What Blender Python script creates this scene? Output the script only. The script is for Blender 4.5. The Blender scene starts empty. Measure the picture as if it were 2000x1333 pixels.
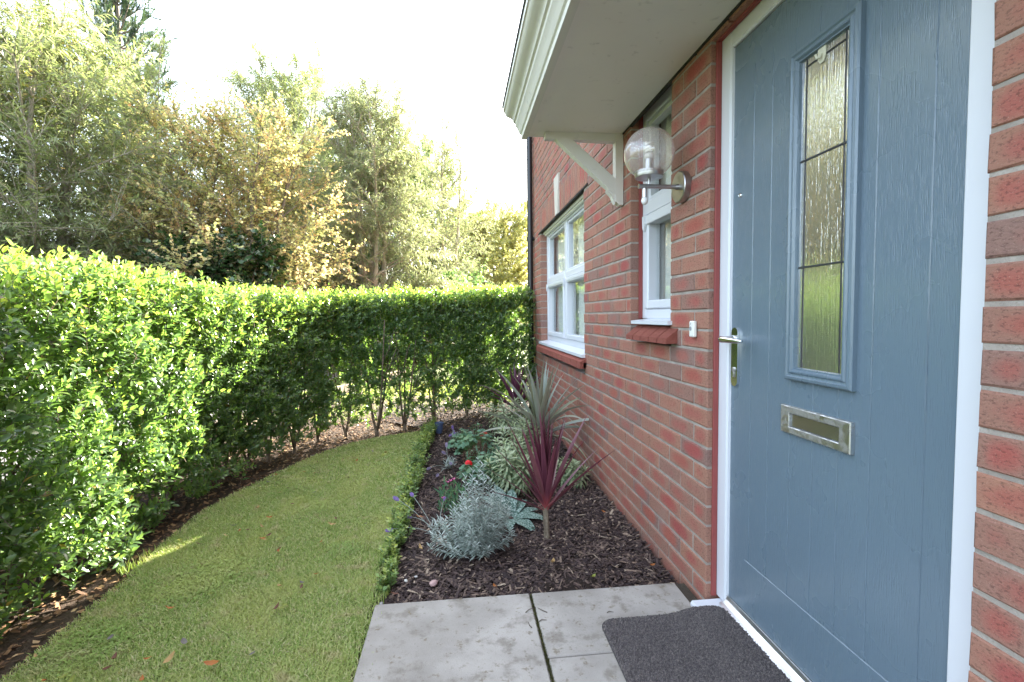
import bpy, math, random
import numpy as np
from mathutils import Vector, Matrix
SC = bpy.context.scene
R = math.radians

# ------------------------------------------------------------------ camera, world, sun, exposure
YAW, PIT, ROLL = .1088, .0523, -.0118
CAMLOC = (-.9281, 0.0, 1.109)
def _ray(a0, b0):
    c, s = math.cos(ROLL), math.sin(ROLL)
    a = a0*c + b0*s; b = -a0*s + b0*c
    z = -b*math.cos(PIT) - math.sin(PIT); fy = -b*math.sin(PIT) + math.cos(PIT)
    return Vector((a*math.cos(YAW) + fy*math.sin(YAW), -a*math.sin(YAW) + fy*math.cos(YAW), z))
_f = _ray(0, 0); _x = _ray(1, 0) - _f; _y = _f - _ray(0, 1)
cam = bpy.data.cameras.new("camera"); camo = bpy.data.objects.new("camera", cam)
SC.collection.objects.link(camo); SC.camera = camo
cam.sensor_width = 36.0; cam.lens = 36*942.0/2000; cam.clip_start = .02; cam.clip_end = 2000
M = Matrix((_x.normalized(), _y.normalized(), -_f.normalized())).transposed().to_4x4()
M.translation = Vector(CAMLOC); camo.matrix_world = M

SUN_AZ, SUN_EL = R(32.5), R(21)          # azimuth from +Y towards +X
SKY_STRENGTH, SUN_STRENGTH, EXPOSURE = .10, 5.0, 3.4
world = bpy.data.worlds.new("World"); SC.world = world; world.use_nodes = True
wn = world.node_tree; wn.nodes.clear()
sky = wn.nodes.new('ShaderNodeTexSky'); sky.sky_type = 'NISHITA'; sky.sun_disc = False
sky.sun_elevation = SUN_EL; sky.sun_rotation = SUN_AZ
sky.air_density = 1.0; sky.dust_density = 2.5; sky.ozone_density = 1.0
bg = wn.nodes.new('ShaderNodeBackground'); bg.inputs[1].default_value = SKY_STRENGTH
wo = wn.nodes.new('ShaderNodeOutputWorld')
# thin high cloud: procedural, mixed into the sky by direction
tc = wn.nodes.new('ShaderNodeTexCoord'); cn = wn.nodes.new('ShaderNodeTexNoise')
cn.inputs['Scale'].default_value = 1.6; cn.inputs['Detail'].default_value = 6; cn.inputs['Roughness'].default_value = .55
mp = wn.nodes.new('ShaderNodeMapping'); mp.inputs['Scale'].default_value = (1, 1, 2.4)
cr = wn.nodes.new('ShaderNodeValToRGB'); cr.color_ramp.elements[0].position = .34; cr.color_ramp.elements[1].position = .62
mx = wn.nodes.new('ShaderNodeMixRGB'); mx.inputs[2].default_value = (4.2, 4.6, 5.0, 1)
ml = wn.nodes.new('ShaderNodeMath'); ml.operation = 'MULTIPLY'; ml.inputs[1].default_value = .8
wn.links.new(tc.outputs['Generated'], mp.inputs['Vector']); wn.links.new(mp.outputs[0], cn.inputs['Vector'])
wn.links.new(cn.outputs['Fac'], cr.inputs[0]); wn.links.new(cr.outputs[0], ml.inputs[0]); wn.links.new(ml.outputs[0], mx.inputs[0])
wn.links.new(sky.outputs[0], mx.inputs[1]); wn.links.new(mx.outputs[0], bg.inputs[0]); wn.links.new(bg.outputs[0], wo.inputs[0])
sl = bpy.data.lights.new("sun", 'SUN'); sl.energy = SUN_STRENGTH; sl.angle = R(.53); sl.color = (1.0, .93, .82)
so = bpy.data.objects.new("sun", sl); SC.collection.objects.link(so)
SUNV = Vector((math.sin(SUN_AZ)*math.cos(SUN_EL), math.cos(SUN_AZ)*math.cos(SUN_EL), math.sin(SUN_EL)))
so.rotation_euler = SUNV.to_track_quat('Z', 'Y').to_euler()
SC.view_settings.view_transform = 'Standard'; SC.view_settings.look = 'None'
SC.view_settings.exposure = EXPOSURE; SC.view_settings.gamma = 1.0; SC.view_settings.use_curve_mapping = False
SC.cycles.max_bounces = 8; SC.cycles.transparent_max_bounces = 12
SC.cycles.diffuse_bounces = 5; SC.cycles.glossy_bounces = 3; SC.cycles.transmission_bounces = 4
SC.cycles.caustics_reflective = False; SC.cycles.caustics_refractive = False
SC.cycles.use_denoising = True

# ------------------------------------------------------------------ object helpers
def tag(o, label=None, cat=None, group=None, kind=None):
    if label: o['label'] = label
    if cat: o['category'] = cat
    if group: o['group'] = group
    if kind: o['kind'] = kind
    return o
def thing(name, label, cat, loc=(0, 0, 0), group=None):
    o = bpy.data.objects.new(name, None); o.empty_display_size = .1; SC.collection.objects.link(o)
    o.location = loc
    return tag(o, label, cat, group)
def link(name, me, mat, parent=None, world_space=True):
    if mat is not None:
        me.materials.clear(); me.materials.append(mat)
    o = bpy.data.objects.new(name, me); SC.collection.objects.link(o)
    if parent is not None:
        o.parent = parent
        if world_space:                      # vertices were given in world space
            p = parent; t = Vector((0, 0, 0))
            while p is not None: t += p.location; p = p.parent
            o.location = -t
    return o
class MB:
    """collects simple shapes; build() links them as one mesh"""
    def __init__(s): s.v = []; s.f = []; s.t = []
    def add(s, vs, fs, tint=None):
        b = len(s.v); s.v += [tuple(x) for x in vs]; s.f += [tuple(b+i for i in f) for f in fs]
        s.t += [tint if tint else (0, 0, 0)]*len(vs) if not isinstance(tint, list) else tint
        return s
    def box(s, x0, x1, y0, y1, z0, z1, bev=0.0):
        if x0 > x1: x0, x1 = x1, x0
        if y0 > y1: y0, y1 = y1, y0
        if z0 > z1: z0, z1 = z1, z0
        if bev <= 0:
            vs = [(x, y, z) for x in (x0, x1) for y in (y0, y1) for z in (z0, z1)]
            return s.add(vs, [(0, 1, 3, 2), (4, 6, 7, 5), (0, 4, 5, 1), (2, 3, 7, 6), (0, 2, 6, 4), (1, 5, 7, 3)])
        c = [(x0+x1)/2, (y0+y1)/2, (z0+z1)/2]; h = [(x1-x0)/2, (y1-y0)/2, (z1-z0)/2]
        b = min(bev, min(h)*.9); vs = []; idx = {}
        for sx in (-1, 1):
            for sy in (-1, 1):
                for sz in (-1, 1):
                    for ax in range(3):
                        p = [c[0]+sx*(h[0]-b), c[1]+sy*(h[1]-b), c[2]+sz*(h[2]-b)]
                        sg = (sx, sy, sz); p[ax] = c[ax]+sg[ax]*h[ax]
                        idx[(sx, sy, sz, ax)] = len(vs); vs.append(tuple(p))
        fs = []
        for ax in range(3):
            o1, o2 = (ax+1) % 3, (ax+2) % 3
            for sg in (-1, 1):
                q = []
                for a, bb in ((-1, -1), (1, -1), (1, 1), (-1, 1)):
                    k = [0, 0, 0]; k[ax] = sg; k[o1] = a; k[o2] = bb
                    q.append(idx[(k[0], k[1], k[2], ax)])
                fs.append(tuple(q if sg > 0 else q[::-1]))
        for ax in range(3):
            o1, o2 = (ax+1) % 3, (ax+2) % 3
            for a in (-1, 1):
                for bb in (-1, 1):
                    k0 = [0, 0, 0]; k1 = [0, 0, 0]
                    k0[ax] = -1; k1[ax] = 1; k0[o1] = k1[o1] = a; k0[o2] = k1[o2] = bb
                    q = [idx[(*k0, o1)], idx[(*k1, o1)], idx[(*k1, o2)], idx[(*k0, o2)]]
                    fs.append(tuple(q if a*bb < 0 else q[::-1]))
        for sx in (-1, 1):
            for sy in (-1, 1):
                for sz in (-1, 1):
                    q = [idx[(sx, sy, sz, a)] for a in range(3)]
                    fs.append(tuple(q if sx*sy*sz > 0 else q[::-1]))
        return s.add(vs, fs)
    def prism(s, pts, axis, a0, a1):
        """pts: closed 2D outline in the other two axes (in xyz order); extruded from a0 to a1"""
        n = len(pts); vs = []
        for a in (a0, a1):
            for p in pts:
                q = list(p); q.insert(axis, a); vs.append(q)
        fs = [tuple(range(n))[::-1], tuple(range(n, 2*n))]
        for i in range(n):
            j = (i+1) % n; fs.append((i, j, n+j, n+i))
        return s.add(vs, fs)
    def tube(s, path, rad, sides=8, cap=True):
        path = [Vector(p) for p in path]; n = len(path)
        if not isinstance(rad, (list, tuple)): rad = [rad]*n
        vs = []; up = Vector((0, 0, 1)); prev = None
        for i, p in enumerate(path):
            d = (path[min(i+1, n-1)] - path[max(i-1, 0)]).normalized()
            if prev is None:
                a = d.cross(up)
                if a.length < 1e-3: a = d.cross(Vector((1, 0, 0)))
            else: a = prev - d*prev.dot(d)
            a.normalize(); b = d.cross(a); prev = a
            for k in range(sides):
                t = 2*math.pi*k/sides; vs.append(p + (a*math.cos(t) + b*math.sin(t))*rad[i])
        fs = []
        for i in range(n-1):
            for k in range(sides):
                k2 = (k+1) % sides
                fs.append((i*sides+k, i*sides+k2, (i+1)*sides+k2, (i+1)*sides+k))
        if cap: fs += [tuple(range(sides))[::-1], tuple(range((n-1)*sides, n*sides))]
        return s.add(vs, fs)
    def lathe(s, prof, center, axis='Z', sides=32):
        """prof: list of (radius, height along axis)"""
        vs = []; n = len(prof); c = Vector(center)
        for r, h in prof:
            for k in range(sides):
                t = 2*math.pi*k/sides; a, b = r*math.cos(t), r*math.sin(t)
                vs.append(c + (Vector((a, b, h)) if axis == 'Z' else Vector((h, a, b)) if axis == 'X' else Vector((a, h, b))))
        fs = []
        for i in range(n-1):
            for k in range(sides):
                k2 = (k+1) % sides; fs.append((i*sides+k, i*sides+k2, (i+1)*sides+k2, (i+1)*sides+k))
        fs += [tuple(range(sides))[::-1], tuple(range((n-1)*sides, n*sides))]
        return s.add(vs, fs)
    def build(s, name, mat, parent=None, smooth=False, angle=None):
        me = bpy.data.meshes.new(name); me.from_pydata([tuple(v) for v in s.v], [], s.f)
        if any(t != (0, 0, 0) for t in s.t):
            at = me.attributes.new('tint', 'FLOAT_COLOR', 'POINT')
            at.data.foreach_set('color', np.array([(*t, 1) for t in s.t], dtype=np.float32).ravel())
        me.update()
        o = link(name, me, mat, parent)
        if smooth: me.polygons.foreach_set('use_smooth', [True]*len(me.polygons))
        if angle:
            me.polygons.foreach_set('use_smooth', [True]*len(me.polygons)); me.set_sharp_from_angle(angle=R(angle))
        return o
def rot2(b):   # recalculates outward normals of a mesh
    import bmesh
    bm = bmesh.new(); bm.from_mesh(b.data); bmesh.ops.recalc_face_normals(bm, faces=bm.faces); bm.to_mesh(b.data); bm.free(); return b

class NP:
    """bulk meshes out of numpy arrays (leaves, blades, chips, twigs)"""
    def __init__(s): s.V = []; s.L = []; s.T = []; s.C = []; s.n = 0
    def add(s, V, faces, C=None):
        """V (k,n,3): k copies of an n-vertex template with the given faces; C (k,n,3) tint"""
        k, n, _ = V.shape
        if k == 0: return s
        fl = np.concatenate([np.array(f) for f in faces]); ft = np.array([len(f) for f in faces])
        off = (np.arange(k)*n + s.n)[:, None]
        s.V.append(V.reshape(-1, 3)); s.L.append((fl[None, :]+off).ravel()); s.T.append(np.tile(ft, k))
        s.C.append(np.zeros((k*n, 3)) if C is None else np.broadcast_to(C, (k, n, 3)).reshape(-1, 3)); s.n += k*n
        return s
    def build(s, name, mat, parent=None, smooth=True):
        V = np.concatenate(s.V).astype(np.float32); L = np.concatenate(s.L).astype(np.int32); T = np.concatenate(s.T).astype(np.int32)
        C = np.concatenate(s.C).astype(np.float32)
        me = bpy.data.meshes.new(name); me.vertices.add(len(V)); me.vertices.foreach_set('co', V.ravel())
        me.loops.add(len(L)); me.loops.foreach_set('vertex_index', L)
        me.polygons.add(len(T)); st = np.concatenate([[0], np.cumsum(T)[:-1]]).astype(np.int32)
        me.polygons.foreach_set('loop_start', st)
        me.polygons.foreach_set('use_smooth', np.full(len(T), smooth))
        at = me.attributes.new('tint', 'FLOAT_COLOR', 'POINT')
        at.data.foreach_set('color', np.concatenate([C, np.ones((len(C), 1), np.float32)], 1).ravel())
        me.update(calc_edges=True); me.validate()
        return link(name, me, mat, parent)
RNG = np.random.default_rng(7)
def nrm(a): return a/np.maximum(np.linalg.norm(a, axis=-1, keepdims=True), 1e-9)
def frames(D, U):
    """rows: side, forward, normal for leaf axes D with approximate normal U"""
    D = nrm(D); S = nrm(np.cross(D, U)); N = np.cross(S, D)
    return S, D, N
# leaf templates: (x across, y along, z up), faces
LEAF_OVAL = (np.array([(0, 0, 0), (0, .36, .0), (0, .7, -.02), (0, 1, -.1), (-.21, .3, .07), (-.2, .64, .05), (.21, .3, .07), (.2, .64, .05)]),
             [(0, 1, 4), (0, 6, 1), (1, 2, 5, 4), (1, 6, 7, 2), (2, 3, 5), (2, 7, 3)])
LEAF_SIMPLE = (np.array([(0, 0, 0), (-.24, .45, .06), (0, .5, -.01), (.24, .45, .06), (0, 1, -.06)]), [(0, 2, 4, 1), (0, 3, 4, 2)])
LEAF_NARROW = (np.array([(0, 0, 0), (-.07, .3, .0), (.07, .3, .0), (-.06, .65, -.06), (.06, .65, -.06), (0, 1, -.2)]), [(0, 2, 1), (1, 2, 4, 3), (3, 4, 5)])
LEAF_WISP = (np.array([(0, 0, 0), (-.075, .42, .0), (.075, .42, .0), (0, 1, -.16)]), [(0, 2, 3, 1)])
LEAF_DIAMOND = (np.array([(0, 0, 0), (-.26, .45, .05), (.26, .45, .05), (0, 1, -.08)]), [(0, 2, 3, 1)])
LEAF_NEEDLE = (np.array([(-.03, 0, 0), (.03, 0, 0), (0, 1, -.03)]), [(0, 1, 2)])
def leaves(np_, tpl, P, D, U, size, wid=1.0, c0=None, c2=None):
    """adds one leaf per row; tint = (random, across, c2)"""
    T, F = tpl; k = len(P)
    S, Dn, N = frames(D, U)
    size = np.broadcast_to(size, (k,))[:, None, None]; wid = np.broadcast_to(wid, (k,))[:, None, None]
    V = P[:, None, :] + size*(T[None, :, 0:1]*wid*S[:, None, :] + T[None, :, 1:2]*Dn[:, None, :] + T[None, :, 2:3]*N[:, None, :])
    C = np.zeros((k, len(T), 3)); C[:, :, 0] = (RNG.random(k) if c0 is None else c0)[:, None]
    C[:, :, 1] = np.abs(T[:, 0])/max(1e-6, np.abs(T[:, 0]).max()); C[:, :, 2] = (RNG.random(k) if c2 is None else c2)[:, None]
    np_.add(V, F, C)
def tubes(np_, B, D, L, Cv, r0, r1, seg=3, sides=3):
    """tapered thin branches: P(t) = B + D L t + Cv t^2"""
    k = len(B); t = np.linspace(0, 1, seg+1)
    L = np.broadcast_to(L, (k,)); r0 = np.broadcast_to(r0, (k,)); r1 = np.broadcast_to(r1, (k,))
    P = B[:, None, :] + D[:, None, :]*(L[:, None]*t[None, :])[:, :, None] + Cv[:, None, :]*(t**2)[None, :, None]
    S, F_, N = frames(D, np.where(np.abs(D[:, 2:3]) > .95, np.array([[1., 0, 0]]), np.array([[0, 0, 1.]])))
    a = 2*np.pi*np.arange(sides)/sides
    ring = S[:, None, :]*np.cos(a)[None, :, None] + N[:, None, :]*np.sin(a)[None, :, None]
    rr = r0[:, None]*(1-t)[None, :] + r1[:, None]*t[None, :]
    V = (P[:, :, None, :] + ring[:, None, :, :]*rr[:, :, None, None]).reshape(k, -1, 3)
    F = []
    for i in range(seg):
        for s_ in range(sides):
            s2 = (s_+1) % sides; F.append((i*sides+s_, i*sides+s2, (i+1)*sides+s2, (i+1)*sides+s_))
    C = np.zeros((k, V.shape[1], 3)); C[:, :, 0] = RNG.random(k)[:, None]
    np_.add(V, F, C); return P

# ------------------------------------------------------------------ materials
class G:
    def __init__(s, name):
        s.m = bpy.data.materials.new(name); s.m.use_nodes = True; s.nt = s.m.node_tree; s.nt.nodes.clear()
        s.out = s.nt.nodes.new('ShaderNodeOutputMaterial')
    def n(s, typ, ins=None, **props):
        nd = s.nt.nodes.new('ShaderNode'+typ)
        for k, v in props.items(): setattr(nd, k, v)
        for k, v in (ins or {}).items():
            sock = nd.inputs[k]
            if isinstance(v, bpy.types.NodeSocket): s.nt.links.new(v, sock)
            elif isinstance(v, bpy.types.Node): s.nt.links.new(v.outputs[0], sock)
            else:
                if sock.type == 'RGBA' and len(v) == 3: v = (*v, 1)
                sock.default_value = v
        return nd
    def noise(s, scale, vec=None, detail=4, rough=.55, stretch=None, dist=0):
        if vec is None: vec = s.n('TexCoord').outputs['Object']
        if stretch: vec = s.n('Mapping', {'Vector': vec, 'Scale': stretch})
        return s.n('TexNoise', {'Vector': vec, 'Scale': scale, 'Detail': detail, 'Roughness': rough, 'Distortion': dist}).outputs['Fac']
    def ramp(s, fac, stops):
        r = s.n('ValToRGB', {0: fac}); e = r.color_ramp.elements
        while len(e) < len(stops): e.new(.5)
        for el, (p, c) in zip(e, stops): el.position = p; el.color = (*c, 1) if len(c) == 3 else c
        return r.outputs[0]
    def fr(s, fac, a, b):   # smooth threshold
        return s.n('MapRange', {0: fac, 1: a, 2: b, 3: 0., 4: 1.}, interpolation_type='SMOOTHSTEP').outputs[0]
    def math(s, op, a, b=0.): return s.n('Math', {0: a, 1: b}, operation=op).outputs[0]
    def mix(s, fac, a, b, blend='MIX'): return s.n('MixRGB', {0: fac, 1: a, 2: b}, blend_type=blend).outputs[0]
    def tint(s):
        a = s.n('Attribute', attribute_name='tint'); sep = s.n('SeparateColor', {0: a.outputs['Color']})
        return sep.outputs[0], sep.outputs[1], sep.outputs[2]
    def bump(s, h, strength=.3, dist=.01, normal=None):
        i = {'Height': h, 'Strength': strength, 'Distance': dist}
        if normal is not None: i['Normal'] = normal
        return s.n('Bump', i).outputs[0]
    def pbr(s, col, rough=.6, metal=0., normal=None, spec=.5, coat=0., **kw):
        i = {'Base Color': col, 'Roughness': rough, 'Metallic': metal, 'Specular IOR Level': spec, 'Coat Weight': coat}
        if normal is not None: i['Normal'] = normal
        i.update(kw); return s.n('BsdfPrincipled', i)
    def done(s, sh):
        s.nt.links.new(sh.outputs[0] if isinstance(sh, bpy.types.Node) else sh, s.out.inputs[0]); return s.m
def leaf_mat(name, stops, rough=.4, trans=.35, tcol=(1.25, 1.35, .55), spec=.5, edge=None, patch=None, vein=None):
    """leaf: random tint ramp; light passes through; edge = colour of leaf margin; vein = brightening of midrib"""
    g = G(name); r, ac, r2 = g.tint(); col = g.ramp(r, stops)
    if patch:
        col = g.mix(g.fr(g.noise(patch[0], detail=2), .45, .62), col, g.mix(.6, col, patch[1]))
    if vein: col = g.mix(g.math('MULTIPLY', g.fr(ac, .25, 0.), vein[0]), col, vein[1])
    if edge: col = g.mix(g.fr(ac, edge[0], edge[1]), col, edge[2])
    p = g.pbr(col, rough, spec=spec)
    t = g.n('BsdfTranslucent', {'Color': g.mix(1., col, tcol, 'MULTIPLY')})
    return g.done(g.n('MixShader', {0: trans, 1: p, 2: t}))
def plain(name, col, rough=.5, metal=0., nscale=None, namp=.15, bump=None, coat=0., spec=.5):
    g = G(name); c = col; nrmv = None
    if nscale:
        f = g.noise(nscale, detail=5); c = g.mix(f, tuple(x*(1-namp) for x in col), tuple(min(1, x*(1+namp)) for x in col))
    if bump: nrmv = g.bump(g.noise(bump[0], detail=3), bump[1], bump[2])
    return g.done(g.pbr(c, rough, metal, nrmv, coat=coat, spec=spec))
# ------------------------------------------------------------------ material library
def m_brick(name='brick', sooty=0.):
    g = G(name); u, v, r = g.tint(); ob = g.n('TexCoord').outputs['Object']
    um = g.math('SUBTRACT', g.math('MULTIPLY', u, 2.), 1.); vm = g.math('SUBTRACT', g.math('MULTIPLY', v, 2.), 1.)
    e = g.math('ADD', g.math('POWER', g.math('ABSOLUTE', um), 2.6), g.math('MULTIPLY', g.math('POWER', g.math('ABSOLUTE', vm), 2.2), .75))
    vec = g.n('VectorMath', {0: ob, 1: g.n('CombineXYZ', {0: r, 1: g.math('MULTIPLY', r, 37.), 2: g.math('MULTIPLY', r, 11.)})}, operation='ADD').outputs[0]
    nz = g.noise(9., vec, 4); band = g.noise(1., vec, 2, stretch=(1, 22, 3))
    hot = g.ramp(r, [(0, (.36, .085, .072)), (.3, (.35, .112, .090)), (.55, (.37, .110, .080)), (.8, (.34, .075, .070)), (1, (.36, .128, .100))])
    cool = g.ramp(g.math('FRACT', g.math('MULTIPLY', r, 7.3)), [(0, (.33, .165, .122)), (.4, (.35, .170, .120)), (.7, (.30, .155, .118)), (1, (.25, .150, .128))])
    bias = g.math('MULTIPLY', g.math('FRACT', g.math('MULTIPLY', r, 3.7)), .55)
    k = g.math('ADD', g.math('ADD', g.math('MULTIPLY', e, .75), g.math('MULTIPLY', nz, .9)), g.math('ADD', bias, g.math('MULTIPLY', band, .35)))
    col = g.mix(g.fr(k, .62, 1.34), hot, cool)
    pit = g.noise(190., ob, 5, .72, stretch=(1, .5, 1)); col = g.mix(g.math('MULTIPLY', g.fr(pit, .50, .64), .55), col, (.07, .035, .028))
    fl = g.noise(420., ob, 2); col = g.mix(g.math('MULTIPLY', g.fr(fl, .60, .72), .35), col, (.5, .36, .29))
    eff = g.noise(2.3, ob, 4); col = g.mix(g.math('MULTIPLY', g.fr(eff, .62, .8), .22), col, (.48, .42, .40))
    h = g.math('ADD', g.math('MULTIPLY', pit, -1.), g.math('MULTIPLY', g.noise(35., ob, 3), .6))
    return g.done(g.pbr(col, .85, normal=g.bump(h, .75, .004), spec=.25))
def m_mortar():
    g = G('mortar'); f = g.noise(14., detail=6); f2 = g.noise(220., detail=3)
    c = g.ramp(f, [(.3, (.27, .235, .208)), (.5, (.345, .303, .27)), (.7, (.42, .373, .335))]); c = g.mix(g.math('MULTIPLY', g.fr(f2, .58, .7), .5), c, (.22, .19, .17))
    return g.done(g.pbr(c, .95, normal=g.bump(f2, .7, .004), spec=.2))
def m_upvc(name='white_plastic', col=(.66, .67, .72)):
    g = G(name); f = g.noise(6., detail=4)
    return g.done(g.pbr(g.mix(f, tuple(c*.95 for c in col), col), .32, normal=g.bump(g.noise(60., detail=2), .05, .002)))
def m_paintwood(name, col, rough=.5):
    g = G(name); f = g.noise(4., detail=6, stretch=(1, 1, 1)); dirt = g.noise(22., detail=6)
    c = g.mix(f, tuple(x*.9 for x in col), col); c = g.mix(g.math('MULTIPLY', g.fr(dirt, .6, .78), .35), c, (.22, .20, .17))
    return g.done(g.pbr(c, rough, normal=g.bump(g.noise(90., detail=3), .12, .002)))
def m_door():
    """slate blue composite skin with pressed wood grain"""
    g = G('door_paint'); ob = g.n('TexCoord').outputs['Object']
    warp = g.noise(1.3, ob, 2)
    sep = g.n('SeparateXYZ', {0: ob}); y, z = sep.outputs[1], sep.outputs[2]
    def arcs(yc, k, f):      # cathedral grain: parabolic growth rings
        d = g.math('SUBTRACT', y, yc); q = g.math('ADD', g.math('MULTIPLY', z, f), g.math('MULTIPLY', g.math('MULTIPLY', d, d), k))
        return g.math('PINGPONG', g.math('ADD', q, g.math('MULTIPLY', warp, 2.2)), .5)
    gr = g.math('MULTIPLY', g.math('ADD', g.fr(arcs(.99, 130., 6.), .12, .4), g.fr(arcs(1.53, 210., 5.), .12, .4)), .5)
    fine = g.noise(300., ob, 3, .6, stretch=(1, 1, .04)); pores = g.fr(g.noise(340., ob, 2, stretch=(1, 1, .09)), .47, .60)
    h = g.math('ADD', g.math('MULTIPLY', fine, .25), g.math('MULTIPLY', g.math('MULTIPLY', pores, gr), -.9))
    c = g.mix(g.noise(1.5, ob, 3), (.118, .166, .215), (.130, .180, .230))
    return g.done(g.pbr(c, g.math('ADD', .24, g.math('MULTIPLY', g.noise(3., ob, 4, .6), .07)), normal=g.bump(h, .38, .0016), spec=.6, coat=.3, **{'Coat Roughness': .14}))
def m_steel(name='brushed_steel', col=(.46, .45, .46), rough=.32, sc=(1, 1, 40)):
    g = G(name); f = g.noise(30., detail=5, stretch=sc); d = g.noise(25., detail=4)
    c = g.mix(g.math('MULTIPLY', g.fr(d, .5, .7), .5), col, tuple(x*.55 for x in col))
    return g.done(g.pbr(c, g.math('ADD', g.math('MULTIPLY', f, .25), rough-.1), 1., g.bump(f, .08, .001)))
def m_worn_chrome():
    g = G('worn_chrome'); f = g.noise(38., detail=6, rough=.7); f2 = g.noise(9., detail=3)
    k = g.fr(g.math('ADD', f, g.math('MULTIPLY', f2, .35)), .55, .78)
    a = g.pbr((.70, .71, .73), .30, 1.); b = g.pbr((.33, .32, .30), .55, .5)
    return g.done(g.n('MixShader', {0: k, 1: a, 2: b}))
def m_glass(name, tintc=(.93, .95, .95), rough=0.0, base=.02):
    g = G(name); fr = g.n('Fresnel', {'IOR': 1.55}).outputs[0]
    return g.done(g.n('MixShader', {0: g.math('MULTIPLY', g.math('ADD', fr, base), g.math('SUBTRACT', 1., g.n('NewGeometry').outputs['Backfacing'])), 1: g.n('BsdfTransparent', {'Color': tintc}), 2: g.n('BsdfGlossy', {'Color': (.95, .97, 1), 'Roughness': rough})}))
def m_reeded():
    """rain textured obscure glass, strongly mirror like from outside"""
    g = G('rain_glass'); ob = g.n('TexCoord').outputs['Object']
    a = g.noise(150., ob, 3, .6, stretch=(1, 1, .045), dist=.3); b = g.noise(420., ob, 2, stretch=(1, 1, .12)); c = g.noise(60., ob, 2)
    h = g.math('ADD', g.math('MULTIPLY', a, 1.), g.math('ADD', g.math('MULTIPLY', b, .3), g.math('MULTIPLY', c, .25)))
    nb = g.bump(h, .42, .0028)
    gl = g.n('BsdfGlossy', {'Color': (1, 1, 1), 'Roughness': .015, 'Normal': nb})
    df = g.n('BsdfPrincipled', {'Base Color': (.30, .28, .25), 'Roughness': .5, 'Normal': nb})
    return g.done(g.n('MixShader', {0: .78, 1: df, 2: gl}))
def m_bubble_glass():
    g = G('seeded_glass'); ob = g.n('TexCoord').outputs['Object']
    vo = g.n('TexVoronoi', {'Vector': ob, 'Scale': 120.}).outputs['Distance']; nz = g.noise(24., ob, 3)
    dots = g.fr(vo, .34, .18)
    dots = g.math('MULTIPLY', dots, g.fr(g.noise(16., ob, 2), .42, .52))
    nb = g.bump(g.math('ADD', dots, g.math('MULTIPLY', nz, .3)), .4, .003)
    fr = g.n('Fresnel', {'IOR': 1.5, 'Normal': nb}).outputs[0]
    gl = g.n('BsdfGlossy', {'Color': (1, 1, 1), 'Roughness': .03, 'Normal': nb})
    rim = g.n('LayerWeight', {'Blend': .35}).outputs['Facing']
    body = g.n('MixShader', {0: g.math('ADD', .20, g.math('MULTIPLY', g.math('POWER', rim, 2.), .35)), 1: g.n('BsdfTransparent', {'Color': (.99, .985, .98)}), 2: g.n('BsdfDiffuse', {'Color': (.92, .82, .80)})})
    return g.done(g.n('MixShader', {0: g.math('ADD', g.math('MULTIPLY', g.math('ADD', g.math('MULTIPLY', fr, 1.3), .03), g.math('SUBTRACT', 1., g.n('NewGeometry').outputs['Backfacing'])), g.math('MULTIPLY', dots, .45)), 1: body, 2: gl}))
def m_concrete():
    g = G('paving_concrete'); ob = g.n('TexCoord').outputs['Object']
    big = g.noise(2.2, ob, 5); mid = g.noise(11., ob, 6, .65); sp = g.noise(120., ob, 5, .75); fine = g.noise(300., ob, 3)
    c = g.ramp(big, [(.3, (.185, .163, .145)), (.47, (.285, .256, .232)), (.62, (.385, .35, .322))])
    c = g.mix(g.math('MULTIPLY', g.fr(mid, .50, .68), .7), c, (.17, .145, .12))
    c = g.mix(g.math('MULTIPLY', g.fr(g.noise(28., ob, 5, .7), .57, .66), .7), c, (.16, .125, .08))
    c = g.mix(g.math('MULTIPLY', g.fr(sp, .57, .70), .55), c, (.12, .10, .08))
    c = g.mix(g.math('MULTIPLY', g.fr(fine, .62, .72), .35), c, (.52, .50, .48))
    h = g.math('ADD', g.math('MULTIPLY', sp, .8), g.math('ADD', fine, g.math('MULTIPLY', mid, .7)))
    return g.done(g.pbr(c, .85, normal=g.bump(h, .35, .004), spec=.3))
def m_soil(name, a, b, sc=60.):
    g = G(name); f = g.noise(sc, detail=6, rough=.7); f2 = g.noise(6., detail=3)
    c = g.mix(f, a, b); c = g.mix(g.math('MULTIPLY', f2, .5), c, tuple(x*.5 for x in a))
    return g.done(g.pbr(c, .95, normal=g.bump(f, 1., .02), spec=.2))
def m_lawn():
    g = G('lawn_turf'); f = g.noise(3.2, detail=5); f2 = g.noise(38., detail=6, rough=.7); f3 = g.noise(7., detail=4)
    c = g.ramp(f, [(.3, (.17, .20, .07)), (.5, (.25, .275, .10)), (.68, (.34, .32, .16))])
    c = g.mix(g.math('MULTIPLY', g.fr(f2, .5, .7), .6), c, (.10, .075, .035)); c = g.mix(g.math('MULTIPLY', g.fr(f3, .56, .7), .5), c, (.24, .20, .11))
    return g.done(g.pbr(c, .95, normal=g.bump(f2, 1., .02), spec=.15))
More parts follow.
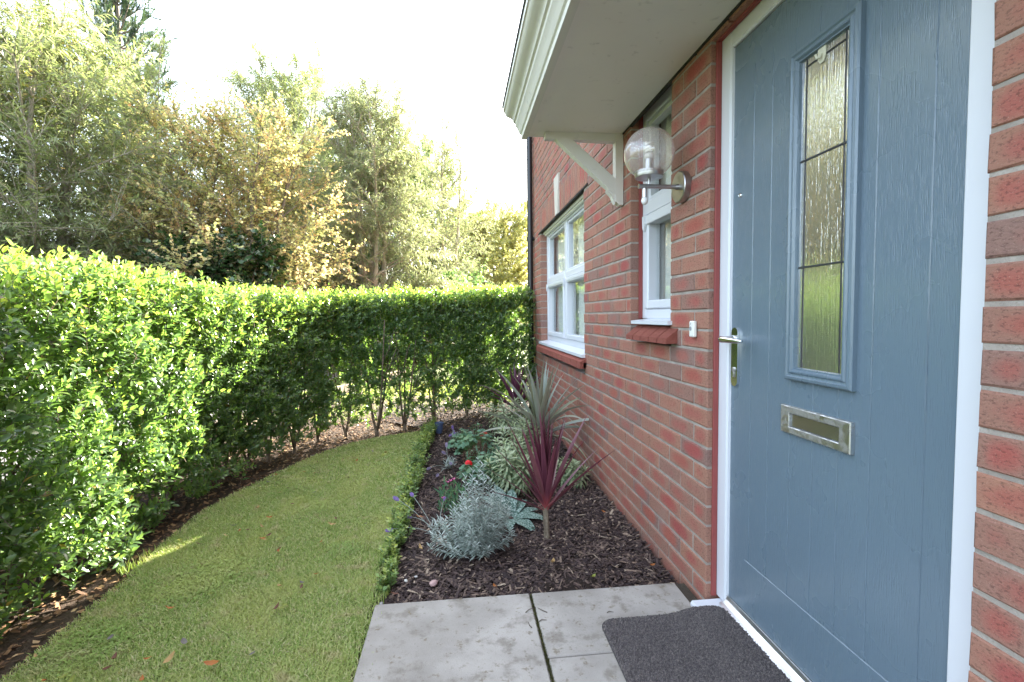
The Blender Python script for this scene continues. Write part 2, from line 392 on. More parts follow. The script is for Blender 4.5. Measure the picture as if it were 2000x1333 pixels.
def m_grass():
    g = G('grass_blade'); r, ac, r2 = g.tint(); f = g.noise(3.2, detail=5); f3 = g.noise(9., detail=5, rough=.65)
    c = g.ramp(r, [(0, (.20, .29, .07)), (.45, (.30, .38, .115)), (.75, (.41, .43, .16)), (.9, (.51, .46, .25)), (1, (.57, .50, .34))])
    c = g.mix(g.math('MULTIPLY', g.fr(f, .45, .65), .5), c, (.46, .46, .17)); c = g.mix(g.math('MULTIPLY', g.fr(f3, .54, .68), .7), c, (.48, .40, .24))
    p = g.pbr(c, .55, spec=.3); t = g.n('BsdfTranslucent', {'Color': g.mix(1., c, (1.2, 1.3, .6), 'MULTIPLY')})
    return g.done(g.n('MixShader', {0: .3, 1: p, 2: t}))
def m_chip(name, stops):
    g = G(name); r, ac, r2 = g.tint(); f = g.noise(120., detail=4, stretch=(1, 1, 1))
    c = g.ramp(r, stops); c = g.mix(g.math('MULTIPLY', f, .6), c, g.mix(.5, c, (.02, .015, .014)))
    return g.done(g.pbr(c, .85, normal=g.bump(f, .6, .003), spec=.25))
def m_bark(name, a, b, sc=30.):
    g = G(name); f = g.noise(sc, detail=6, rough=.7, stretch=(1, 1, .25)); c = g.mix(g.fr(f, .35, .7), a, b)
    return g.done(g.pbr(c, .9, normal=g.bump(f, .8, .01), spec=.2))
def m_mat():
    g = G('doormat_loops'); r, ac, r2 = g.tint(); f = g.noise(600., detail=3); v = g.noise(4., detail=3)
    c = g.ramp(g.math('ADD', g.math('MULTIPLY', f, .7), g.math('MULTIPLY', r, .35)), [(.3, (.032, .025, .026)), (.5, (.084, .070, .072)), (.68, (.18, .153, .145)), (.82, (.34, .28, .23))])
    return g.done(g.pbr(c, .6, normal=g.bump(f, .9, .004), spec=.4))
BRICK = m_brick(); MORTAR = m_mortar(); UPVC = m_upvc(); UPVCW = m_upvc('cream_plastic', (.72, .70, .62)); DOOR = m_door()
SOFFIT = m_paintwood('soffit_paint', (.84, .79, .73)); CORNICE = m_paintwood('cornice_paint', (.74, .71, .65)); BRACKET = m_paintwood('bracket_paint', (.76, .73, .69))
STEEL = m_steel(); CHROME = plain('polished_chrome', (.80, .82, .85), .16, 1.); WORN = m_worn_chrome(); ALU = m_steel('aluminium', (.80, .80, .82), .30, (1, 40, 1))
GLASS = m_glass('window_glass'); RAIN = m_reeded(); BUBBLE = m_bubble_glass()
REDSEAL = plain('red_mastic', (.26, .055, .05), .6, nscale=30.); BLACKP = plain('black_plastic', (.012, .012, .014), .3, nscale=10.)
LEAD = plain('lead_strip', (.05, .05, .055), .45, .3); DARK = plain('dark_gap', (.03, .025, .022), .9); STONE = plain('cast_stone', (.55, .50, .44), .9, nscale=40., bump=(160., .4, .003))
REDSILL = m_soil('red_sill_brick', (.34, .095, .075), (.42, .15, .11), 90.)
INNER = plain('room_wall', (.30, .28, .26), .9); CURTAIN = plain('curtain_cloth', (.80, .77, .72), .9, nscale=8.)
# ------------------------------------------------------------------ the house
house = thing('brick_house', 'red brick house with a slate blue front door, white windows and a flat canopy', 'house', (0, 1.5, 0))
OPEN = [(.769, 1.720, -.3, 2.125), (2.046, 2.546, .968, 2.172), (3.53, 5.437, .668, 2.046)]
SOLD = (3.42, 5.52, 2.046, 2.272)
rnd = random.Random(3)
def brick(mb, y0, y1, z0, z1, x0=0., x1=.1, r=None, ins=.004):
    r = rnd.random() if r is None else r
    x0 += rnd.uniform(-.0012, .0012); d = ins
    j = lambda: rnd.uniform(-.0018, .0018)
    vs = []; tt = []
    for (x, i) in ((x0, d), (x0+.0035, 0), (x1, 0)):
        for (y, z) in ((y0+i, z0+i), (y1-i, z0+i), (y1-i, z1-i), (y0+i, z1-i)):
            a, b = (j(), j()) if x < x1 else (0, 0)
            vs.append((x+rnd.uniform(-.0006, .0006), y+a, z+b)); tt.append(((y-y0)/(y1-y0), (z-z0)/(z1-z0), r))
    fs = [(3, 2, 1, 0)]
    for k in (0, 4):
        for i in range(4):
            n = (i+1) % 4; fs.append((k+i, k+n, k+4+n, k+4+i))
    mb.add(vs, fs, tt)
wall = MB(); Y_END, Y_BEG, Z_TOP = 6.0, -3.0, 5.0
for m in range(-3, 66):
    za, zb = .07+.075*m+.005, .07+.075*(m+1)-.005; zc = (za+zb)/2
    cuts = sorted([(a, b) for a, b, c, d in OPEN+[SOLD] if c < zc < d])
    j0 = -46+(m % 2) if zc > 2.125 else -2-(m % 2)
    rows = [(1.7162+.1125*j+.005, 1.7162+.1125*(j+2)-.005) for j in range(j0, 42, 2)]
    if zc < 2.125:      # the pier right of the door is bonded from its own corner
        k0 = m % 2; rows.append((.664-.1125*k0+.005, .7665)); rows += [(.664-.1125*(k+2)+.005, .664-.1125*k-.005) for k in range(k0, 34, 2)]
    for ya, yb in rows:
        ya, yb = max(Y_BEG, ya), min(Y_END, yb)
        if yb-ya < .02: continue
        segs = [(ya, yb)]
        for a, b in cuts:
            ns = []
            for s, e in segs:
                if e <= a or s >= b: ns.append((s, e))
                else:
                    if s < a: ns.append((s, a))
                    if e > b: ns.append((b, e))
            segs = ns
        for s, e in segs:
            if e-s > .028: brick(wall, s, e, za, zb)
wo_ = wall.build('brick_wall', BRICK, house)
mort = MB()
def around(mb, x0, x1, y0, y1, z0, z1, holes, g=0.):
    """slab with rectangular holes, cut into vertical strips"""
    hs = sorted((a-g, b+g, c-g, d+g) for a, b, c, d in holes); y = y0
    for a, b, c, d in hs:
        if a > y: mb.box(x0, x1, y, a, z0, z1)
        if c > z0: mb.box(x0, x1, a, b, z0, c)
        if d < z1: mb.box(x0, x1, a, b, d, z1)
        y = b
    if y < y1: mb.box(x0, x1, y, y1, z0, z1)
around(mort, .0045, .099, Y_BEG, Y_END-.003, -.3, Z_TOP, OPEN, .003)
mort.build('mortar', MORTAR, wo_)
inn = MB(); around(inn, .101, .30, Y_BEG, Y_END-.01, -.3, Z_TOP, OPEN, .012)
inn.box(4.2, 4.3, Y_BEG, Y_END-.01, -.3, Z_TOP); inn.box(.302, 4.198, Y_BEG, Y_END-.01, .02, .06); inn.box(.302, 4.198, Y_BEG, Y_END-.01, 2.42, 2.5)
inn.box(.302, 4.198, 3.0, 3.1, .062, 2.418); inn.box(.302, 4.198, Y_BEG, Y_BEG+.1, .062, 2.418); inn.box(.302, 4.198, Y_END-.13, Y_END-.02, .062, 2.418)
inn.build('interior', INNER, house)
# gable and rear walls, roof
def m_farbrick():
    g = G('side_brick'); b = g.n('TexBrick', {'Vector': g.n('Mapping', {'Vector': g.n('TexCoord').outputs['Object'], 'Rotation': (R(90), 0, 0)}), 'Color1': (.33, .085, .055, 1), 'Color2': (.24, .10, .07, 1), 'Mortar': (.38, .34, .3, 1), 'Scale': 1., 'Mortar Size': .005, 'Brick Width': .225, 'Row Height': .075})
    return g.done(g.pbr(b.outputs[0], .9))
sw = MB(); sw.box(.002, 7.5, Y_END, Y_END+.1, -.3, Z_TOP); sw.box(7.4, 7.5, Y_BEG, Y_END, -.3, Z_TOP); sw.box(0, 7.5, Y_BEG-.1, Y_BEG, -.3, Z_TOP)
sw.prism([(.0, Z_TOP), (7.5, Z_TOP), (3.75, Z_TOP+2.9)], 1, Y_END, Y_END+.1); sw.build('side_wall', m_farbrick(), house)
rf = MB(); rf.prism([(.03, Z_TOP+.02), (3.75, Z_TOP+3.05), (7.7, Z_TOP+.02), (7.7, Z_TOP+.14), (3.75, Z_TOP+3.2), (.03, Z_TOP+.14)], 1, Y_BEG-.3, Y_END+.11)
rf.build('roof', plain('roof_tile', (.16, .085, .065), .85, nscale=12.), house)
# soldier course over the big window, keystone and steel lintel
KEY = (4.385, 4.565); lintels = []
for ya, yb in ((SOLD[0], KEY[0]-.006), (KEY[1]+.006, SOLD[1])):
    lin = MB(); n = round((yb-ya)/.075)
    for i in range(n): brick(lin, ya+(yb-ya)*i/n+.004, ya+(yb-ya)*(i+1)/n-.004, SOLD[2]+.006, SOLD[3]-.006, x0=-.001, r=rnd.random()*.55)
    lintels.append(lin.build('lintel', BRICK, house))
hl = lintels[0]
k = MB(); k.prism([(4.415, 2.046), (4.535, 2.046), (4.585, 2.40), (4.365, 2.40)], 0, -.012, .08); k.build('keystone', STONE, hl)
k = MB(); k.box(-.006, .09, 3.40, 5.54, 2.034, 2.045); k.build('lintel_steel', DARK, hl)

def ring(mb, y0, y1, z0, z1, prof, closed=False):
    """mitred rectangular moulding; prof = (inset_y, inset_z, x)"""
    vs = []
    for a, b, x in prof: vs += [(x, y0+a, z0+b), (x, y1-a, z0+b), (x, y1-a, z1-b), (x, y0+a, z1-b)]
    fs = []
    for i in range(len(prof)-1):
        for c in range(4):
            n = (c+1) % 4; fs.append((i*4+c, i*4+n, i*4+4+n, i*4+4+c))
    mb.add(vs, fs); return mb
def frame4(mb, x0, x1, y0, y1, z0, z1, w, bev=.004):
    """a rectangular frame of four butted bars of width w"""
    mb.box(x0, x1, y0, y0+w, z0, z1, bev); mb.box(x0, x1, y1-w, y1, z0, z1, bev)
    mb.box(x0+.0007, x1-.0007, y0+w-.0005, y1-w+.0005, z0, z0+w, bev); mb.box(x0+.0007, x1-.0007, y0+w-.0005, y1-w+.0005, z1-w, z1, bev)
def pane(parent, name, x, y0, y1, z0, z1, mat): 
    m = MB(); m.box(x, x+.006, y0, y1, z0, z1); return m.build(name, mat, parent)
def curtain(parent, y0, y1, z0, z1, x=.26, amp=.022, per=.075):
    m = MB(); n = int((y1-y0)/.008); vs = []; fs = []
    for i in range(n+1):
        y = y0+(y1-y0)*i/n; xx = x+amp*math.sin(2*math.pi*y/per+math.sin(y*9)*.8)
        vs += [(xx, y, z0), (xx, y, z1)]
    for i in range(n): fs.append((2*i, 2*i+2, 2*i+3, 2*i+1))
    m.add(vs, fs); return m.build('curtain', CURTAIN, parent, smooth=True)
# --- wide window
w1 = MB(); X0, X1 = .072, .135
frame4(w1, X0, X1, 3.534, 5.402, .832, 2.030, .055)
w1.box(X0+.002, X1-.002, 5.4005, 5.434, .832, 2.030, .003); w1.box(X0+.001, X1-.001, 4.425, 4.505, .887, 1.975, .004)
for a, b in ((3.5885, 4.4255), (4.5045, 5.3475)): w1.box(X0-.004, X1-.002, a, b, 1.455, 1.515, .006)
win1 = w1.build('window', UPVC, house); tag(win1, 'wide white four light window between bracket and downpipe')
s = MB()
for a, b in ((3.592, 4.423), (4.507, 5.345)):
    frame4(s, X0-.012, X1-.006, a, b, .889, 1.452, .042, .005); s.box(X0-.016, X0-.011, a, b, 1.424, 1.4515, .002)
    frame4(s, X0+.012, X1-.004, a, b, 1.517, 1.973, .022, .003)
for y_ in (3.60, 4.447, 5.30): s.prism([(y_, 1.452), (y_+.036, 1.452), (y_+.034, 1.40), (y_+.018, 1.375), (y_+.002, 1.40)], 0, X0-.026, X0-.013)
s.build('sash', UPVC, win1)
for a, b in ((3.61, 4.40), (4.53, 5.325)):
    pane(win1, 'glass', .105, a, b, .925, 1.42, GLASS); pane(win1, 'glass', .107, a, b, 1.535, 1.955, GLASS)
s = MB(); s.prism([(-.028, .790), (-.028, .812), (.085, .832), (.085, .790)], 1, 3.50, 5.43); s.build('sill', UPVC, win1)
s = MB(); y = 3.47
while y < 5.43:
    y1 = y+.098; sl_ = .012*rnd.random()
    s.prism([(-.048-sl_*.2, .712), (.07, .718), (.07, .786), (.0, .786), (-.046-sl_*.2, .762)], 1, y, y1); y += .107
s.build('brick_sill', REDSILL, win1)
s = MB(); s.box(-.02, .07, 3.47, 5.44, .7175, .755); s.build('sill_mortar', MORTAR, win1)
s = MB(); s.box(.045, .0715, 3.534, 5.402, 1.995, 2.033, .003); s.box(.03, .05, 3.534, 5.402, 2.012, 2.0335); s.build('head_trim', UPVCW, win1)
curtain(win1, 3.57, 4.40, .85, 2.03, .19, .014, .09); curtain(win1, 4.43, 5.40, .85, 2.03, .19, .014, .09)
# --- narrow window beside the door
w2 = MB(); X0, X1 = .066, .13
frame4(w2, X0, X1, 2.052, 2.540, 1.085, 2.168, .05)
w2.box(X0-.006, X1-.002, 2.1015, 2.4905, 1.625, 1.70, .006)
win2 = w2.build('window', UPVC, house); tag(win2, 'narrow white window beside the wall lamp')
s = MB(); frame4(s, X0-.010, X1-.006, 2.106, 2.486, 1.137, 1.622, .044, .006); s.box(X0-.017, X0-.009, 2.106, 2.486, 1.575, 1.6215, .003)
frame4(s, X0+.012, X1-.004, 2.103, 2.489, 1.702, 2.116, .024, .003)
for y_ in (2.456, 2.10): s.prism([(y_, 1.622), (y_+.036, 1.622), (y_+.034, 1.565), (y_+.018, 1.54), (y_+.002, 1.565)], 0, X0-.022, X0-.011)
s.build('sash', UPVC, win2)
pane(win2, 'glass', .100, 2.14, 2.45, 1.175, 1.59, GLASS); pane(win2, 'glass', .102, 2.12, 2.47, 1.72, 2.10, GLASS)
s = MB(); s.prism([(-.022, 1.060), (-.022, 1.076), (.075, 1.0855), (.075, 1.060)], 1, 2.025, 2.475); s.build('sill', UPVC, win2)
s = MB()
for i in range(5):
    y = 1.974+i*.1005; y1 = y+.092
    s.prism([(-.052, .980), (.066, .985), (.066, 1.052), (.012, 1.052), (-.050, 1.003)], 1, y, y1)
s.build('brick_sill', REDSILL, win2)
s = MB(); s.box(-.03, .06, 1.985, 2.470, .984, .997); s.build('sill_mortar', MORTAR, win2)
s = MB(); s.box(.046, .065, 2.535, 2.5455, 1.086, 2.168); s.box(.046, .065, 2.0465, 2.053, 1.086, 2.168); s.build('seal', REDSEAL, win2)
curtain(win2, 2.33, 2.54, 1.09, 2.15, .17, .018, .06); curtain(win2, 2.05, 2.12, 1.09, 2.15, .20, .018, .06)

# --- the front door
L = .055
leaf = MB(); ya, yb = .849, 1.651
GV = [.983, 1.052, 1.151, 1.243, 1.337, 1.440, 1.534]
def band(mb, z0, z1, ys):
    vs = []; 
    for y, x in ys: vs += [(x, y, z0), (x, y, z1)]
    mb.add(vs, [(2*i, 2*i+1, 2*i+3, 2*i+2) for i in range(len(ys)-1)])
prof = [(ya, L)]
for gy in [.915]+GV[1:]: prof += [(gy-.0022, L), (gy, L+.0028), (gy+.0022, L)]
prof += [(yb, L)]
flat = [(ya, L), (yb, L)]
band(leaf, .058, .2405, flat)
vs = [(L, ya, .2405), (L, .955, .2405), (L+.003, .9551, .243), (L, ya, .2455), (L, .955, .2455)]
leaf.add([(L, ya, .2405), (L, .93, .2405), (L, .93, .2455), (L, ya, .2455)], [(0, 3, 2, 1)])
leaf.add([(L, .93, .2405), (L, 1.56, .2405), (L+.003, 1.56, .243), (L+.003, .93, .243), (L, 1.56, .2455), (L, .93, .2455)], [(0, 3, 2, 1), (3, 5, 4, 2)])
leaf.add([(L, 1.56, .2405), (L, yb, .2405), (L, yb, .2455), (L, 1.56, .2455)], [(0, 3, 2, 1)])
band(leaf, .2455, 1.93, prof); band(leaf, 1.93, 2.0385, flat)
leaf.add([(L, ya, .058), (L, ya, 2.0385), (L+.044, ya, 2.0385), (L+.044, ya, .058)], [(0, 1, 2, 3)]); leaf.add([(L, yb, .058), (L, yb, 2.0385), (L+.044, yb, 2.0385), (L+.044, yb, .058)], [(0, 3, 2, 1)])
leaf.add([(L, ya, .058), (L, yb, .058), (L+.044, yb, .058), (L+.044, ya, .058)], [(0, 1, 2, 3)]); leaf.add([(L, ya, 2.0385), (L, yb, 2.0385), (L+.044, yb, 2.0385), (L+.044, ya, 2.0385)], [(0, 3, 2, 1)])
leaf.add([(L+.044, ya, .058), (L+.044, ya, 2.0385), (L+.044, yb, 2.0385), (L+.044, yb, .058)], [(0, 1, 2, 3)])
door = leaf.build('door', DOOR, house); tag(door, 'slate blue panelled front door with tall obscured glass light')
fr_ = MB(); fr_.box(.042, .13, 1.655, 1.7195, .0205, 2.122, .006); fr_.box(.042, .13, .7695, .845, .0205, 2.122, .006); fr_.box(.0425, .129, .8445, 1.6555, 2.042, 2.122, .006)
fr_.box(.0535, .128, 1.6515, 1.6545, .06, 2.04); fr_.box(.0535, .128, .8455, .8485, .06, 2.04)
fr_.build('door_frame', UPVC, door)
g_ = MB(); g_.box(.058, .1275, 1.6495, 1.6525, .06, 2.042); g_.box(.058, .1275, .8475, .8505, .06, 2.042); g_.box(.058, .1275, .85, 1.65, 2.0375, 2.0415); g_.build('gasket', BLACKP, door)
sm = MB()
for y0, y1 in ((1.7125, 1.7225), (.7665, .7735)):      # red mastic bead between brick and frame
    sm.box(.022, .0418, y0, y1, .02, 2.10, .002)
sm.box(.022, .0418, .7735, 1.7125, 2.094, 2.112, .002); sm.build('mastic_bead', REDSEAL, door)
cas = MB(); ring(cas, 1.095, 1.3445, .910, 1.853, [(0, 0, L+.002), (0, 0, .042), (.004, .004, .0375), (.011, .011, .0365), (.015, .015, .0405), (.019, .019, .0412), (.024, .024, .0365), (.028, .028, .0365), (.033, .033, .0435), (.0365, .0365, .0435), (.039, .039, .0530)])
cs = cas.build('glazing_cassette', DOOR, door); rot2(cs)
gp = MB(); gp.add([(.0522, 1.128, .943), (.0522, 1.312, .943), (.0522, 1.312, 1.82), (.0522, 1.128, 1.82)], [(0, 3, 2, 1)]); glz = gp.build('obscured_glass', RAIN, door)
ld = MB()
for z in (1.237, 1.537): ld.box(.0495, .0519, 1.134, 1.306, z-.0028, z+.0028, .001)
ld.box(.0500, .0519, 1.2865, 1.2885, .95, 1.815); ld.box(.0500, .0519, 1.148, 1.1495, .95, 1.815); ld.box(.0498, .0519, 1.152, 1.2855, 1.792, 1.796); ld.build('lead_bar', LEAD, door)
hk = MB(); hk.prism([(1.215, 1.822), (1.243, 1.822), (1.243, 1.79), (1.236, 1.776), (1.222, 1.776), (1.215, 1.79)], 0, .0485, .0515); hk.tube([(.048, 1.229, 1.80), (.042, 1.229, 1.788), (.036, 1.231, 1.787), (.033, 1.232, 1.797)], [.004, .004, .0035, .003], 8)
hk.build('hook', plain('clear_hook', (.62, .60, .48), .25), door)
lb = MB(); ring(lb, 1.097, 1.361, .749, .831, [(0, 0, L+.002), (0, 0, .0445), (.0025, .0025, .042), (.0355, .019, .042), (.037, .0205, .0435), (.037, .0205, .0535)])
lbo = rot2(lb.build('letterbox', WORN, door)); fl = MB(); fl.box(.0485, .0538, 1.1345, 1.3235, .770, .810, .002); fl.build('letterbox_flap', plain('flap_chrome', (.62, .66, .74), .24, 1.), door)
hd = MB()
def stadium(y0, y1, z0, z1, n=8):
    r = (y1-y0)/2; yc = (y0+y1)/2; pts = []
    for i in range(n+1): t = math.pi*i/n; pts.append((yc+r*math.cos(t), z1-r+r*math.sin(t)))
    for i in range(n+1): t = math.pi+math.pi*i/n; pts.append((yc+r*math.cos(t), z0+r+r*math.sin(t)))
    return pts
hd.prism(stadium(1.601, 1.640, .848, 1.058), 0, .046, L+.001)
hdo = hd.build('handle_plate', CHROME, door, angle=40)
lv = MB(); lv.lathe([(.013, 0), (.013, -.012), (.0095, -.016), (.0095, -.040)], (.046, 1.6205, 1.017), 'X', 16)
lv.tube([(.010, 1.6205, 1.017), (-.002, 1.6195, 1.017), (-.009, 1.611, 1.017), (-.010, 1.59, 1.017), (-.009, 1.55, 1.0165), (-.005, 1.512, 1.016), (-.002, 1.497, 1.016)], [.0098, .0105, .0112, .0112, .0098, .0078, .0045], 14)
lv.build('handle_lever', CHROME, door, smooth=True)
cy_ = MB(); cy_.lathe([(.0085, 0), (.0085, -.004), (.007, -.005)], (.0465, 1.6205, .908), 'X', 18); cy_.box(.0425, .0465, 1.6150, 1.6260, .880, .9075, .002); cy_.build('lock', WORN, door, angle=40)
pv = MB(); pv.lathe([(.0085, 0), (.0085, -.003), (.0055, -.006), (.0045, -.0045)], (L, 1.606, 1.518), 'X', 20); pv.build('door_viewer', CHROME, door, angle=50)
th = MB(); th.prism([(.018, .021), (.018, .030), (.028, .034), (.033, .031), (.046, .043), (.0500, .056), (.0540, .0565), (.0540, .021)], 1, .8455, 1.6545); th.build('threshold', ALU, door)
ci = MB(); ci.box(-.072, .06, .72, 1.704, -.01, .020, .008); ci.build('door_cill', UPVC, door)

# --- canopy
CY0, CY1 = -.30, 2.76
can = MB(); can.box(-.532, -.007, CY0+.01, CY1-.012, 2.1155, 2.14); canopy = can.build('canopy', SOFFIT, house); tag(canopy, 'flat white canopy over the front door')
co = MB(); co.prism([(-.528, 2.150), (-.528, 2.104), (-.559, 2.104), (-.561, 2.126), (-.569, 2.131), (-.577, 2.146), (-.583, 2.160), (-.594, 2.173), (-.596, 2.188), (-.606, 2.192), (-.608, 2.204), (-.614, 2.212), (-.624, 2.217), (-.640, 2.224), (-.650, 2.234), (-.655, 2.247), (-.661, 2.248), (-.661, 2.275), (-.528, 2.275)], 1, CY0, CY1)
co.build('cornice', CORNICE, canopy, angle=28)
ct = MB(); ct.prism([(-.668, 2.2755), (-.668, 2.284), (-.01, 2.36), (-.01, 2.2755)], 1, CY0-.008, CY1+.008); ct.build('lead_roof', LEAD, canopy)
cb = MB(); cb.box(-.527, -.006, CY0+.006, CY1-.006, 2.1405, 2.274); cb.build('canopy_core', SOFFIT, canopy)
cd = MB(); cd.box(-.0065, .012, CY0+.02, CY1-.01, 2.108, 2.125); cd.build('wall_gap', DARK, canopy)
br = MB(); B0, B1 = 2.655, 2.706
br.prism([(-.045, 1.745), (-.022, 1.722), (-.0015, 1.722), (-.0015, 2.1150), (-.045, 2.1150)], 1, B0, B1)
br.prism([(-.440, 2.078), (-.0452, 2.0705), (-.0452, 2.1150), (-.440, 2.1150)], 1, B0+.004, B1-.004)
br.prism([(-.385, 2.0785), (-.292, 2.0765), (-.0453, 1.868), (-.0453, 1.775)], 1, B0+.0015, B1-.0015)
br.prism([(-.0452, 1.775), (-.0452, 1.73), (-.052, 1.742), (-.066, 1.772), (-.094, 1.8035), (-.086, 1.808)], 1, B0+.005, B1-.005)
br.build('bracket', BRACKET, canopy)
# --- downpipe
dp = MB(); dp.tube([(-.045, 5.90, -.05), (-.045, 5.90, 4.8)], .034, 18); pipe = dp.build('downpipe', BLACKP, house, angle=50)
for zc in (.6, 2.02, 3.4):
    dc = MB(); dc.lathe([(.041, 0), (.041, .05)], (-.045, 5.90, zc), 'Z', 18); dc.box(-.02, -.0015, 5.83, 5.97, zc+.01, zc+.04); dc.build('pipe_clip', BLACKP, pipe, angle=50)

# ------------------------------------------------------------------ things fixed to the wall
lamp = thing('wall_lamp', 'steel wall lamp with clear seeded glass globe beside the narrow window', 'lamp', (0, 1.92, 1.628))
ly, lz, lx = 1.92, 1.628, -.150
m = MB(); m.lathe([(.0625, 0), (.0625, -.024), (.059, -.027)], (-.0005, ly, lz), 'X', 40); m.build('wall_plate', STEEL, lamp, angle=40)
m = MB(); m.tube([(-.0275, ly, lz), (-.188, ly, lz)], .0088, 16); m.lathe([(.0096, -.188), (.0096, -.194)], (0, ly, lz), 'X', 16); m.lathe([(.012, 0), (.012, -.012)], (-.0272, ly, lz), 'X', 16); m.build('arm', STEEL, lamp, angle=40)
m = MB(); m.lathe([(.006, .0085), (.006, .034), (.055, .035), (.056, .037), (.056, .060), (.052, .061)], (lx, ly, lz), 'Z', 40); m.build('collar', STEEL, lamp, angle=40)
m = MB(); gr, gz = .1, lz+.132; pr = []
for i in range(37):
    t = -math.pi*.5+.52+(math.pi-.53)*i/36; pr.append((gr*math.cos(t), gr*math.sin(t)))
vs = m.lathe(pr, (lx, ly, gz), 'Z', 56); m.f = [f for f in m.f if len(f) == 4]; m.build('globe', BUBBLE, lamp, smooth=True)
m = MB(); m.lathe([(.018, .0615), (.018, .108), (.014, .110)], (lx, ly, lz), 'Z', 20); m.build('bulb_holder', STEEL, lamp, angle=40)
m = MB(); m.lathe([(.0165, .1102), (.019, .125), (.016, .130)], (lx, ly, lz), 'Z', 20)
m.tube([(lx+.013*math.cos(t*.5), ly+.013*math.sin(t*.5), lz+.132+t*.0011) for t in range(0, 44)], .0052, 8); m.build('bulb', plain('bulb_white', (.82, .78, .76), .3), lamp, smooth=True)
m = MB(); m.lathe([(.011, -.0085), (.011, -.045), (.010, -.046)], (lx-.018, ly, lz), 'Z', 18); m.build('sensor_stem', STEEL, lamp, angle=40)
m = MB(); m.lathe([(.004, -.073), (.010, -.070), (.0135, -.062), (.0135, -.054), (.0105, -.0455)], (lx-.018, ly, lz), 'Z', 20); m.build('sensor_lens', plain('sensor_white', (.75, .74, .76), .3), lamp, smooth=True)
bell = thing('doorbell', 'small white plastic doorbell push with a round button on the brick pier', 'doorbell', (0, 1.822, 1.05))
m = MB(); m.box(-.017, -.0006, 1.800, 1.836, 1.016, 1.080, .004); m.build('body', plain('bell_white', (.74, .73, .70), .35), bell)
m = MB(); m.lathe([(.0088, 0), (.0088, -.001), (.0072, -.0016), (.0066, -.0006)], (-.017, 1.823, 1.050), 'X', 24); m.build('button', plain('bell_grey', (.30, .31, .33), .3), bell, angle=40)
m = MB(); m.box(-.0176, -.0169, 1.8225, 1.8240, 1.0660, 1.0730); m.box(-.0176, -.0169, 1.8190, 1.8226, 1.0715, 1.0730); m.prism([(1.8240, 1.0665), (1.8262, 1.0660), (1.8268, 1.0645), (1.8240, 1.0640)], 0, -.0176, -.0169); m.build('bell_mark', plain('bell_mark', (.12, .10, .12), .5), bell)
# ------------------------------------------------------------------ ground
def sheet(name, outline, z, mat, res=None, amp=0., kind='structure', seed=0, fn=None):
    """flat outline (list of xy) or, with res, a gently uneven grid clipped to it"""
    if not res:
        m = MB(); m.add([(x, y, z) for x, y in outline], [tuple(range(len(outline)))]); o = m.build(name, mat)
    else:
        import bmesh
        from mathutils import noise as mn
        xs = [p[0] for p in outline]; ys = [p[1] for p in outline]; x0, x1, y0, y1 = min(xs), max(xs), min(ys), max(ys)
        bm = bmesh.new(); vs = [bm.verts.new((x, y, z)) for x, y in outline]; bm.faces.new(vs)
        def cut(ax, a, b):
            n = int((b-a)/res)
            for i in range(1, n):
                co = [0, 0, z]; co[ax] = a+(b-a)*i/n; no = [0, 0, 0]; no[ax] = 1
                bmesh.ops.bisect_plane(bm, geom=bm.verts[:]+bm.edges[:]+bm.faces[:], plane_co=co, plane_no=no)
        cut(0, x0, x1); cut(1, y0, y1)
        for v in bm.verts:
            p = Vector((v.co.x, v.co.y, seed))
            v.co.z += amp*(mn.noise(p*3.)*.6+mn.noise(p*14.)*.4) + (fn(v.co.x, v.co.y) if fn else 0)
        bmesh.ops.triangulate(bm, faces=[f for f in bm.faces if len(f.verts) > 4])
        me = bpy.data.meshes.new(name); bm.to_mesh(me); bm.free()
        for p in me.polygons:
            p.use_smooth = True
            if p.normal.z < 0: pass
        o = link(name, me, mat)
    o['kind'] = kind; return o
def inpoly(px, py, poly):
    px = np.asarray(px); py = np.asarray(py); ins = np.zeros(px.shape, bool); n = len(poly); j = n-1
    for i in range(n):
        xi, yi = poly[i]; xj, yj = poly[j]
        c = ((yi > py) != (yj > py)) & (px < (xj-xi)*(py-yi)/(yj-yi+1e-12)+xi); ins ^= c; j = i
    return ins
GRASSY = m_soil('verge_ground', (.075, .11, .022), (.14, .15, .05), 20.)
sheet('ground', [(300*math.cos(t*math.pi/24), 300*math.sin(t*math.pi/24)) for t in range(48)], -.12, GRASSY)
ASPH = m_soil('path_tarmac', (.20, .19, .18), (.30, .285, .27), 140.)
m = MB(); m.box(-5.1, -3.45, -12, 40, -.2, -.085); o = m.build('pavement', ASPH); o['kind'] = 'structure'
m = MB(); m.box(-5.25, -5.103, -12, 40, -.2, -.08, .01); o = m.build('kerb', m_soil('kerb_concrete', (.32, .31, .29), (.42, .40, .38), 60.)); o['kind'] = 'structure'
sheet('road', [(-10.5, -14), (-5.25, -14), (-5.25, 42), (-10.5, 42)], -.112, m_soil('road_asphalt', (.09, .09, .09), (.15, .15, .145), 160.))
LAWN = [(-1.285, -3.0), (-1.285, 1.6), (-1.30, 2.0), (-1.295, 2.7), (-1.29, 3.4), (-1.25, 4.2), (-1.22, 4.78), (-1.45, 4.70), (-1.70, 4.56), (-1.90, 4.40), (-2.10, 4.05), (-2.24, 3.65), (-2.36, 3.25), (-2.42, 2.95), (-2.40, 2.55), (-2.36, 2.15), (-2.35, 1.7), (-2.38, .5), (-2.40, -3.0)]
sheet('lawn', LAWN, -.016, m_lawn(), .07, .007, seed=3.)
SOILM = m_soil('garden_soil', (.030, .020, .017), (.060, .042, .034), 70.)
